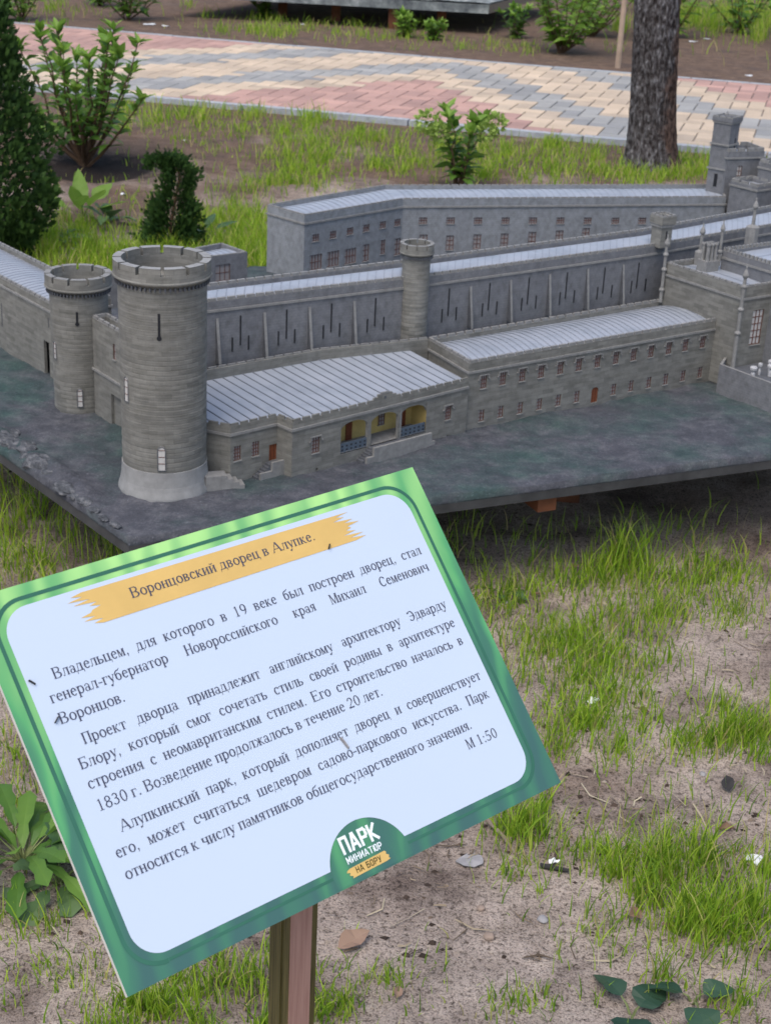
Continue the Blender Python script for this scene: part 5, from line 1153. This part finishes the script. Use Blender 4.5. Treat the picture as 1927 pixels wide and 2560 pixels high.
def inside_plat(x, y, m_=.02):
    ok = np.ones(len(x), bool)
    for k in range(len(PLAT)):
        a = np.array(PLAT[k]); b = np.array(PLAT[(k + 1) % len(PLAT)]); d = (b - a) / np.linalg.norm(b - a); ok &= ((x - a[0]) * (-d[1]) + (y - a[1]) * d[0]) > m_
    return ok
patches = [  # px, py, rx, ry (photo pixels), blades, height m
    (1540, 1417, 45, 24, 420, .10), (1420, 1470, 150, 40, 500, .055), (1720, 1450, 120, 40, 420, .05), (1220, 1520, 60, 50, 260, .045), (1250, 1420, 150, 40, 620, .045), (1475, 1650, 110, 55, 900, .050), (1650, 1550, 60, 45, 420, .05), (1835, 1535, 55, 25, 230, .03), (1334, 1630, 80, 50, 330, .045),
    (1556, 1710, 110, 60, 420, .04), (1780, 1860, 130, 45, 900, .045), (1880, 1830, 80, 40, 420, .05), (1390, 1830, 60, 50, 260, .05), (1490, 1810, 50, 40, 300, .05), (1312, 2084, 60, 45, 420, .05), (1496, 2143, 130, 50, 620, .04),
    (1650, 2195, 70, 60, 700, .062), (1850, 2312, 85, 80, 900, .055), (1730, 2290, 80, 60, 420, .05), (1348, 2246, 6, 6, 7, .05), (832, 2511, 55, 35, 260, .035), (972, 2445, 70, 30, 110, .03), (1290, 2520, 70, 30, 130, .03), (1842, 2512, 60, 40, 130, .04),
    (1500, 2330, 60, 60, 130, .035), (378, 2530, 120, 45, 800, .04), (567, 2457, 90, 50, 420, .04), (105, 2330, 60, 40, 120, .045), (25, 1880, 40, 60, 120, .04), (55, 2028, 60, 60, 130, .035), (140, 2450, 150, 50, 220, .03),
    (40, 1280, 110, 70, 1400, .085), (190, 1370, 130, 60, 900, .08), (300, 1420, 60, 40, 300, .11), (30, 1420, 90, 60, 350, .06), (20, 1600, 60, 60, 150, .04),
    (1300, 1350, 260, 30, 420, .06), (1700, 1340, 240, 30, 420, .055), (1550, 1450, 300, 40, 500, .045), (1850, 1440, 120, 40, 230, .04), (1150, 1330, 80, 30, 240, .06),
    (330, 655, 260, 28, 3400, .085), (180, 600, 90, 22, 800, .08), (620, 650, 60, 35, 1500, .10), (620, 560, 40, 35, 500, .08), (520, 560, 60, 30, 500, .06), (740, 420, 80, 26, 800, .08), (700, 460, 90, 15, 700, .07), (790, 385, 60, 20, 500, .10), (900, 350, 150, 25, 1300, .08),
    (1050, 405, 150, 26, 900, .07), (1250, 400, 150, 32, 1300, .07), (1400, 385, 130, 26, 900, .075), (1550, 440, 120, 14, 700, .08), (1690, 440, 70, 12, 500, .08), (1750, 415, 60, 16, 400, .10), (500, 285, 160, 14, 1300, .09), (780, 300, 25, 12, 350, .10), (360, 300, 80, 30, 500, .08), (650, 330, 160, 14, 500, .06),
    (640, 80, 60, 12, 500, .10), (750, 70, 120, 14, 700, .09), (1010, 95, 90, 8, 260, .09), (1850, 50, 110, 30, 2400, .20), (1720, 60, 60, 20, 400, .12), (130, 30, 150, 15, 500, .12), (1250, 120, 120, 12, 300, .08)]
GP, GHt, GW = [], [], []
patches = [(a, b, c * 1.15, d * 1.15, int(n_ * (1.05 if b > 1200 else 1.7 if b > 500 else .75 if a < 1000 else 1.1)), h_ * (1.3 if b > 1200 else 1.0)) for a, b, c, d, n_, h_ in patches]
for px, py, rx, ry, n, h in patches:
    sc_ = np.where(rng.random(n) < .45, .42, np.where(rng.random(n) < .6, .85, 1.6)); ux_ = rng.normal(size=n) * rx * sc_; uy_ = rng.normal(size=n) * ry * sc_
    cx_, cy_ = rng.normal(size=9) * rx * .9, rng.normal(size=9) * ry * .9; pk = rng.integers(0, 9, n); tuft = rng.random(n) < .45; ux_ = np.where(tuft, cx_[pk] + rng.normal(size=n) * (24 if py > 1200 else 11), ux_); uy_ = np.where(tuft, cy_[pk] + rng.normal(size=n) * (13 if py > 1200 else 5), uy_)
    for a, b in zip(ux_, uy_):
        yy = max(py + b, -30); p = at(px + a, yy, 0.0); GP.append(p); GHt.append(h * rng.uniform(.3, 1.0) * (1.35 if rng.random() < .12 else 1)); GW.append((.0022 + .00055 * dist(p) * .6) * rng.uniform(.7, 1.2))
# sparse general growth from noise
n = 60000; x = rng.uniform(-2.2, 2.2, n); y = rng.uniform(1.6, 8.3, n); dens = fbm(x, y, 1, 1.9, 4); keep = rng.random(n) < np.clip((dens - .45) * 2.6, .02, .6) * np.where(y > 4.4, .45, 1.0); x, y = x[keep], y[keep]
for a, b in zip(x, y): GP.append(np.array([a, b, 0])); GHt.append(rng.uniform(.018, .055)); GW.append(.0018 + .0005 * b)
GP = np.array(GP); GHt = np.array(GHt); GW = np.array(GW)
rel = (GP[:, :2] - P0) @ pn; onpath = (rel > -.07) & (rel < wid + .06)
ok = ~onpath; ins_ = inside_plat(GP[:, 0], GP[:, 1], .06); ok &= ~(ins_ & (rng.random(len(ok)) < .8)); GHt = np.where(ins_, np.minimum(GHt, .12), GHt)
GP, GHt, GW = GP[ok], GHt[ok], GW[ok]; GP[:, 2] = gh(GP[:, 0], GP[:, 1])
near = GP[:, 1] < 4
tag(grass('grass', GP[near], GHt[near], GW[near] * .86, .5, 0, .97), 'thin bright green grass tufts on the sandy soil around the sign and platform', 'grass', kind='stuff')
tag(grass('grass', GP[~near], GHt[~near], GW[~near], .5, .1, 1), 'green grass between the model platform and the paved path and beyond it', 'grass', kind='stuff')

# ------------------------------------------------------------------ crumbs of soil and bark on the sand
def crumbs():
    n = 9000; y = 1.7 + 3.0 * rng.random(n) ** 1.3; x = rng.uniform(-1, 1, n) * (.45 + .28 * y); cl = fbm(x, y, 7, 6, 3); k = rng.random(n) < np.clip((cl - .36) * 4, .05, 1); x, y = x[k], y[k]
    k = ~inside_plat(x, y, .5); x, y = x[k], y[k]; n = len(x); r = .0011 + .0042 * rng.random(n) ** 4.0; z = gh(x, y) + r * .2
    o = np.array([[1, 0, 0], [0, 1, 0], [-1, 0, 0], [0, -1, 0], [0, 0, .8], [0, 0, -.8]]); V = np.stack([x, y, z], 1)[:, None, :] + o[None] * r[:, None, None] * rng.uniform(.6, 1.5, (n, 6, 1))
    a = rng.random(n) * 6.283; c_, s_ = np.cos(a)[:, None], np.sin(a)[:, None]; dx_, dy_ = V[..., 0] - x[:, None], V[..., 1] - y[:, None]; V[..., 0] = x[:, None] + (dx_ * c_ - dy_ * s_) * 1.3; V[..., 1] = y[:, None] + dx_ * s_ + dy_ * c_
    f = np.array([[0, 1, 4], [1, 2, 4], [2, 3, 4], [3, 0, 4], [1, 0, 5], [2, 1, 5], [3, 2, 5], [0, 3, 5]]); F3 = (np.arange(n)[:, None, None] * 6 + f[None]).reshape(-1, 3)
    me = fast_mesh('soil_crumbs', V.reshape(-1, 3), None, F3); mt, nd, lk, b = mat('soil_crumb', (.1, .08, .06), .95, .1); at_ = nd.new('ShaderNodeAttribute'); at_.attribute_name = 'tint'
    c = ramp(nd, lk, at_.outputs['Fac'], [(.0, (.025, .02, .017)), (.6, (.07, .05, .04)), (.85, (.16, .12, .09)), (1.0, (.42, .36, .30))]); lk.new(c, b.inputs['Base Color']); me.materials.append(mt)
    t = me.attributes.new('tint', 'FLOAT', 'POINT'); t.data.foreach_set('value', np.repeat(rng.random(n), 6).astype(np.float32)); ob = bpy.data.objects.new('soil_crumbs', me); SC.collection.objects.link(ob)
    tag(ob, 'small dark crumbs of soil and bark scattered over the sand', 'soil crumbs', kind='stuff')
crumbs()
def straw():
    n = 1500; y = 1.7 + 3.2 * rng.random(n) ** 1.2; x = rng.uniform(-1, 1, n) * (.45 + .28 * y); k = ~inside_plat(x, y, .3); x, y = x[k], y[k]; n = len(x)
    a = rng.random(n) * 6.283; L = .006 + .028 * rng.random(n) ** 2; w = .0005 + .0008 * rng.random(n); d = np.stack([np.cos(a), np.sin(a)], 1); e = np.stack([-d[:, 1], d[:, 0]], 1); c = np.stack([x, y], 1); V = np.zeros((n, 6, 3))
    bend = rng.normal(size=n) * .25
    for j, t in enumerate((-1, 0, 1)):
        q = c + d * (L * t)[:, None] + e * (bend * L * (1 - t * t))[:, None]
        for m_, sg in enumerate((-1, 1)): V[:, j * 2 + m_, :2] = q + e * (w * sg)[:, None]; V[:, j * 2 + m_, 2] = gh(q[:, 0], q[:, 1]) + .0025 + .003 * rng.random(n)
    o = np.arange(n)[:, None] * 6; f = np.concatenate([o + np.array([[0, 1, 3, 2]]), o + np.array([[2, 3, 5, 4]])]); me = fast_mesh('straw', V.reshape(-1, 3), f)
    mt, nd, lk, b = mat('dry_straw', (.3, .24, .16), .8, .2); at_ = nd.new('ShaderNodeAttribute'); at_.attribute_name = 'tint'; cc = ramp(nd, lk, at_.outputs['Fac'], [(0, (.06, .045, .035)), (.5, (.20, .15, .10)), (1, (.46, .40, .28))]); lk.new(cc, b.inputs['Base Color']); me.materials.append(mt)
    t = me.attributes.new('tint', 'FLOAT', 'POINT'); t.data.foreach_set('value', np.repeat(rng.random(n), 6).astype(np.float32)); ob = bpy.data.objects.new('straw', me); SC.collection.objects.link(ob); tag(ob, 'dry straw and needles strewn over the sandy soil', 'straw', kind='stuff')
straw()
# ------------------------------------------------------------------ tree trunk and stake
def tree():
    b = np.array([1.2112, 7.6166, 0]); root = empty('tree', b, 'mature tree with rough grey-brown bark at the edge of the paved path', 'tree')
    na, nz, h = 150, 230, 4.2; th = np.linspace(0, 2 * math.pi, na, endpoint=False); zz = np.linspace(-.06, h, nz); TH_, ZZ = np.meshgrid(th, zz)
    cxx, syy = np.cos(TH_), np.sin(TH_); Rr = .112 + .05 * np.exp(-np.maximum(ZZ, 0) / .09) * (.7 + .6 * vnoise(cxx * 1.5 + 9, syy * 1.5 + 9, 0, 1.6)) - .006 * ZZ
    rid = np.abs(fbm(cxx * 5.2 + 9, syy * 5.2 + 9, ZZ * 4.5, 2.6, 3) - .44) * 2; pl = fbm(cxx * 5, syy * 5 + 3, ZZ * 5, 2.2, 3)
    Rr = Rr - .013 * np.exp(-(rid / .085) ** 2) + .012 * (pl - .45)
    V = np.stack([b[0] + Rr * cxx - .07 * ZZ, b[1] + Rr * syy, ZZ], -1)
    idx = np.arange(na * nz).reshape(nz, na); q = np.stack([idx[:-1], np.roll(idx[:-1], -1, 1), np.roll(idx[1:], -1, 1), idx[1:]], -1).reshape(-1, 4)
    me = fast_mesh('trunk', V.reshape(-1, 3) - b, q, smooth=True)
    mt, nd, lk, bs = mat('bark', (.1, .08, .07), .95, .1); ob = coords(nd); vs = stretch(nd, lk, ob, (1, 1, .5))
    n1 = noise(nd, lk, 64, 4, .62, vs); n2 = noise(nd, lk, 7, 3, .5, ob); n3 = noise(nd, lk, 90, 3, .6, vs)
    br = ramp(nd, lk, n1, [(.36, (.022, .015, .013)), (.6, (.11, .075, .062))]); lich = ramp(nd, lk, n1, [(.38, (.026, .021, .02)), (.50, (.075, .068, .068)), (.60, (.13, .125, .127)), (.72, (.30, .29, .295))])
    sep = nd.new('ShaderNodeSeparateXYZ'); lk.new(ob, sep.inputs[0]); sub = N(nd, 'ShaderNodeMath', operation='MULTIPLY_ADD'); lk.new(sep.outputs[0], sub.inputs[0]); sub.inputs[1].default_value = -4.; lk.new(n2, sub.inputs[2])
    f = ramp(nd, lk, sub.outputs[0], [(.28, (0, 0, 0)), (.40, (1, 1, 1))]); c = mix(nd, lk, f, br, lich); lk.new(c, bs.inputs['Base Color']); bump(nd, lk, bs, n1, .8, .012)
    me.materials.append(mt); o = bpy.data.objects.new('trunk', me); SC.collection.objects.link(o); o.parent = root
tree()
sk = MB(); b = at(1543, 170, 0); sk.tube([b - [0, 0, .1], b + [.0, 0, .55], b + [.01, 0, 1.4]], [.021, .019, .017], 8)
M['stake'] = plain('weathered_wood', (.36, .27, .20), .8, .15, 15)
tag(sk.build('stake', [M['stake']], origin=b), 'thin pale wooden stake stuck in the soil left of the tree trunk', 'stake')

# ------------------------------------------------------------------ far display platform with rocky scenery
fc = at(1221, 33, .17)[:2]; fl = at(560, -4, .17)[:2]; fr = at(1340, 0, .17)[:2]
e_l = (fl - fc) / np.linalg.norm(fl - fc); e_r = (fr - fc) / np.linalg.norm(fr - fc)
FP = [tuple(fc + e_l * 2.6), tuple(fc), tuple(fc + e_r * 2.4), tuple(fc + e_r * 2.4 + e_l * 2.6)]; fcc = np.mean(FP, 0)
fpl = empty('display_platform', (fcc[0], fcc[1], 0), 'second raised display platform with rocky grey scenery beyond the path', 'display platform')
fb = MB(); zb2, zt2 = .165, .235
fb.face([(*p, zb2) for p in FP[::-1]])
for k in range(4): a, b_ = FP[k], FP[(k + 1) % 4]; fb.face([(*a, zb2), (*b_, zb2), (*b_, zt2), (*a, zt2)], 1 if k == 1 else 0)
fb.face([(*p, zt2) for p in FP]); fslab = fb.build('slab', [M['stone_dark'], M['twig']], fpl)
gn = 44; u_ = np.linspace(0, 1, gn); UU, VV = np.meshgrid(u_, u_); base_ = np.array(FP[1])[None, None] + UU[..., None] * (np.array(FP[0]) - np.array(FP[1])) + VV[..., None] * (np.array(FP[2]) - np.array(FP[1]))
ed = np.minimum(np.minimum(UU, 1 - UU), np.minimum(VV, 1 - VV)); Zr = zt2 + .006 + np.clip(ed * 8, 0, 1) * (fbm(UU * 6, VV * 6, 0, 2.2, 4) * .30 - .03) + .02 * fbm(UU * 20, VV * 20, 0, 1, 2)
gi = np.arange(gn * gn).reshape(gn, gn); q = np.stack([gi[:-1, :-1], gi[1:, :-1], gi[1:, 1:], gi[:-1, 1:]], -1).reshape(-1, 4)
me = fast_mesh('rock_scenery', np.concatenate([base_, Zr[..., None]], -1).reshape(-1, 3) - np.array([*fcc, 0]), q, smooth=True)
mt, nd, lk, bs = mat('painted_rock', (.3, .3, .3), .9, .2); n1 = noise(nd, lk, 6, 5, .7, coords(nd)); c = ramp(nd, lk, n1, [(.3, (.04, .045, .055)), (.5, (.17, .19, .19)), (.68, (.42, .45, .43))]); lk.new(c, bs.inputs['Base Color']); me.materials.append(mt); fslab.data.materials[0] = mt
o = bpy.data.objects.new('rock_scenery', me); SC.collection.objects.link(o); o.parent = fpl
for px_, py_ in ((706, 42), (839, 53), (981, 72), (1102, 74)): p = at(px_, py_, 0); leg(p[0], p[1] + .04, zb2, .075, fpl)
leg(*(np.array(FP[2]) * .8 + np.array(FP[0]) * .2), zb2, .075, fpl)

# ------------------------------------------------------------------ litter on the ground
def scrap(px, py, w, label, m='paper', seed=0, name='paper_scrap', cat='litter', h=.006, group=None):
    random.seed(seed); p = g3(at(px, py, 0)[:2]); mb = MB(); n = 9; rim = []
    for k in range(n): a = 6.283 * k / n; r = w * random.uniform(.35, .62); rim.append(np.array([math.cos(a) * r, math.sin(a) * r * .8, random.uniform(.002, h * 1.6)]) + p)
    c = p + np.array([0, 0, h])
    for k in range(n):
        mb.face([c, rim[k], rim[(k + 1) % n]], 0); mb.face([c - [0, 0, .0012], rim[(k + 1) % n] - np.array([0, 0, .0012]), rim[k] - np.array([0, 0, .0012])], 0); mb.face([rim[k] - np.array([0, 0, .0012]), rim[(k + 1) % n] - np.array([0, 0, .0012]), rim[(k + 1) % n], rim[k]], 0)
    return tag(mb.build(name, [M[m]], origin=p), label, cat, group)
scrap(1484, 1762, .026, 'white curled scrap with a dark tip in the grass right of the sign', seed=1)
scrap(1382, 2168, .016, 'small white scrap beside a dark twig, below the sign corner', seed=2)
scrap(1178, 2155, .042, 'flat grey crumpled scrap on bare soil under the sign edge', 'greystone', seed=3, h=.004)
scrap(310, 488, .03, 'white scrap left of the hooked conifer', seed=4); scrap(375, 62, .09, 'long white litter strip beyond the path at the upper left', seed=5); scrap(415, 66, .06, 'second white litter piece beyond the path at the upper left', seed=15)
scrap(1730, 105, .08, 'white litter lying right of the tree trunk', seed=6); scrap(1765, 98, .08, 'white litter farther right of the tree trunk', seed=7); scrap(460, 353, .02, 'tiny white scrap by the dark planting hollow', seed=8); scrap(1870, 190, .06, 'pale scrap at the far edge of the path on the right', seed=9); scrap(756, 62, .05, 'white scrap under the left legs of the far display', seed=10)
scrap(1882, 2150, .03, 'pale torn scrap near the right edge among grass', seed=11)
def dry(px, py, L, label, seed, dark=False):
    random.seed(seed); p = g3(at(px, py, 0)[:2]) + [0, 0, .006]; V, Fq, Tn = [], [], []; a = random.uniform(0, 6.28)
    leaf_geo(V, Fq, Tn, p, np.array([math.cos(a), math.sin(a), .12]), np.array([0, 0, 1.]) + rv() * .35, L, L * .62, .45, -.15, random.random()); V = np.array(V); V[:, 2] = np.maximum(V[:, 2], gh(V[:, 0], V[:, 1]) + .0015)
    o = leaf_obj('dry_leaf', V - p, Fq, Tn, M['dryleaf'] if not dark else M['dark']); o.location = p; return tag(o, label, 'leaf', 'dry leaves on the soil')
for k, (x, y, L, lab) in enumerate(((1625, 1795, .034, 'reddish-brown dry leaf right of the white curled scrap'), (1820, 1985, .034, 'dark grey-brown dry leaf flat on sand at the right'), (1790, 2072, .028, 'orange dry leaf below the flat dark leaf'), (1600, 2292, .032, 'curled tan dry leaf in the tall grass at the lower right'), (1650, 2325, .018, 'small purplish dry leaf below the tall grass'),
        (845, 2375, .05, 'brown curled dry leaf right of the sign post'), (145, 2155, .04, 'yellowed dry leaf on the weed rosette by the sign edge'), (1420, 1440, .022, 'pale dry leaf in the shade below the platform edge'), (1350, 1500, .02, 'pale yellow leaf in the shaded grass right of the sign'), (990, 2500, .02, 'small dark leaf right of the post bottom'))): dry(x, y, L, lab, 50 + k, k == 1)
def pebble(px, py, r, label, m, seed):
    random.seed(seed); p = g3(at(px, py, 0)[:2]); bm = bmesh.new(); bmesh.ops.create_icosphere(bm, subdivisions=2, radius=r)
    for v in bm.verts: v.co *= 1 + random.uniform(-.13, .13); v.co.z *= .7
    me = bpy.data.meshes.new('pebble'); bm.to_mesh(me); bm.free(); me.materials.append(M[m]); o = bpy.data.objects.new('pebble', me); SC.collection.objects.link(o); o.location = (p[0], p[1], p[2] + r * .35); return tag(o, label, 'pebble', 'pebbles on the soil')
for k, (x, y, r, lab, mm) in enumerate(((1222, 2347, .008, 'tan pebble on a dark crumb of soil', 'pebble'), (1355, 2302, .008, 'pale pebble at the foot of a lone grass blade', 'greystone'), (1202, 2275, .006, 'orange pebble right of the sign badge', 'pebble'), (1755, 1934, .006, 'light round pebble at the right above a flat dark leaf', 'greystone'), (1268, 1515, .006, 'light pebble by the shaded weed', 'greystone'))): pebble(x, y, r, lab, mm, 70 + k)
tw = MB(); a = g3(at(1213, 2065)[:2]); b = g3(at(1290, 2148)[:2]); tw.tube([a + [0, 0, .012], (a + b) / 2 + [.002, 0, .010], b + [0, 0, .004]], [.0034, .003, .0022], 7); tag(tw.build('twig', [M['twig']], origin=a), 'pale dry twig lying by the lower right edge of the sign', 'twig')
tw = MB(); a = g3(at(1348, 2178)[:2]); b = g3(at(1420, 2192)[:2]); tw.tube([a + [0, 0, .006], b + [0, 0, .005]], [.004, .003], 7); tag(tw.build('twig', [M['dark']], origin=a), 'short dark twig beside the small white scrap', 'twig')
# bits stuck on the sign face
def fleck(u, v, L, w, ang, label, m):
    mb = MB(); c = np.array([(u - 210) / 1000, BHT / 2 - v / 1000]); d = np.array([math.cos(ang), math.sin(ang)]); n_ = np.array([-d[1], d[0]])
    W3 = lambda q, z: SGN_C + SX * q[0] + SY * q[1] + SNm * z
    lo_ = [W3(c + d * a * L / 2 + n_ * b * w / 2, .0008) for a, b in ((-1, -.5), (1, -.3), (1, .3), (-1, .5))]; hi_ = [W3(c + d * a * L / 2 + n_ * b * w / 2, .003) for a, b in ((-.9, -.3), (.8, -.2), (.8, .2), (-.9, .3))]
    mb.box8(lo_ + hi_); return tag(mb.build('plant_debris', [M[m]], origin=W3(c, 0)), label, 'debris')
fleck(17 + 5, 72, .006, .002, -.9, 'dark fleck stuck near the left edge of the sign text', 'dark'); fleck(28.5, 103, .006, .002, .7, 'dark fleck touching the start of the third text line', 'dark'); fleck(304, 44.5, .005, .0016, .9, 'dark fleck at the lower edge of the ochre title banner', 'dark'); fleck(240, 198, .011, .0035, -1.3, 'grey curled flake in the middle of the sign text', 'greystone')
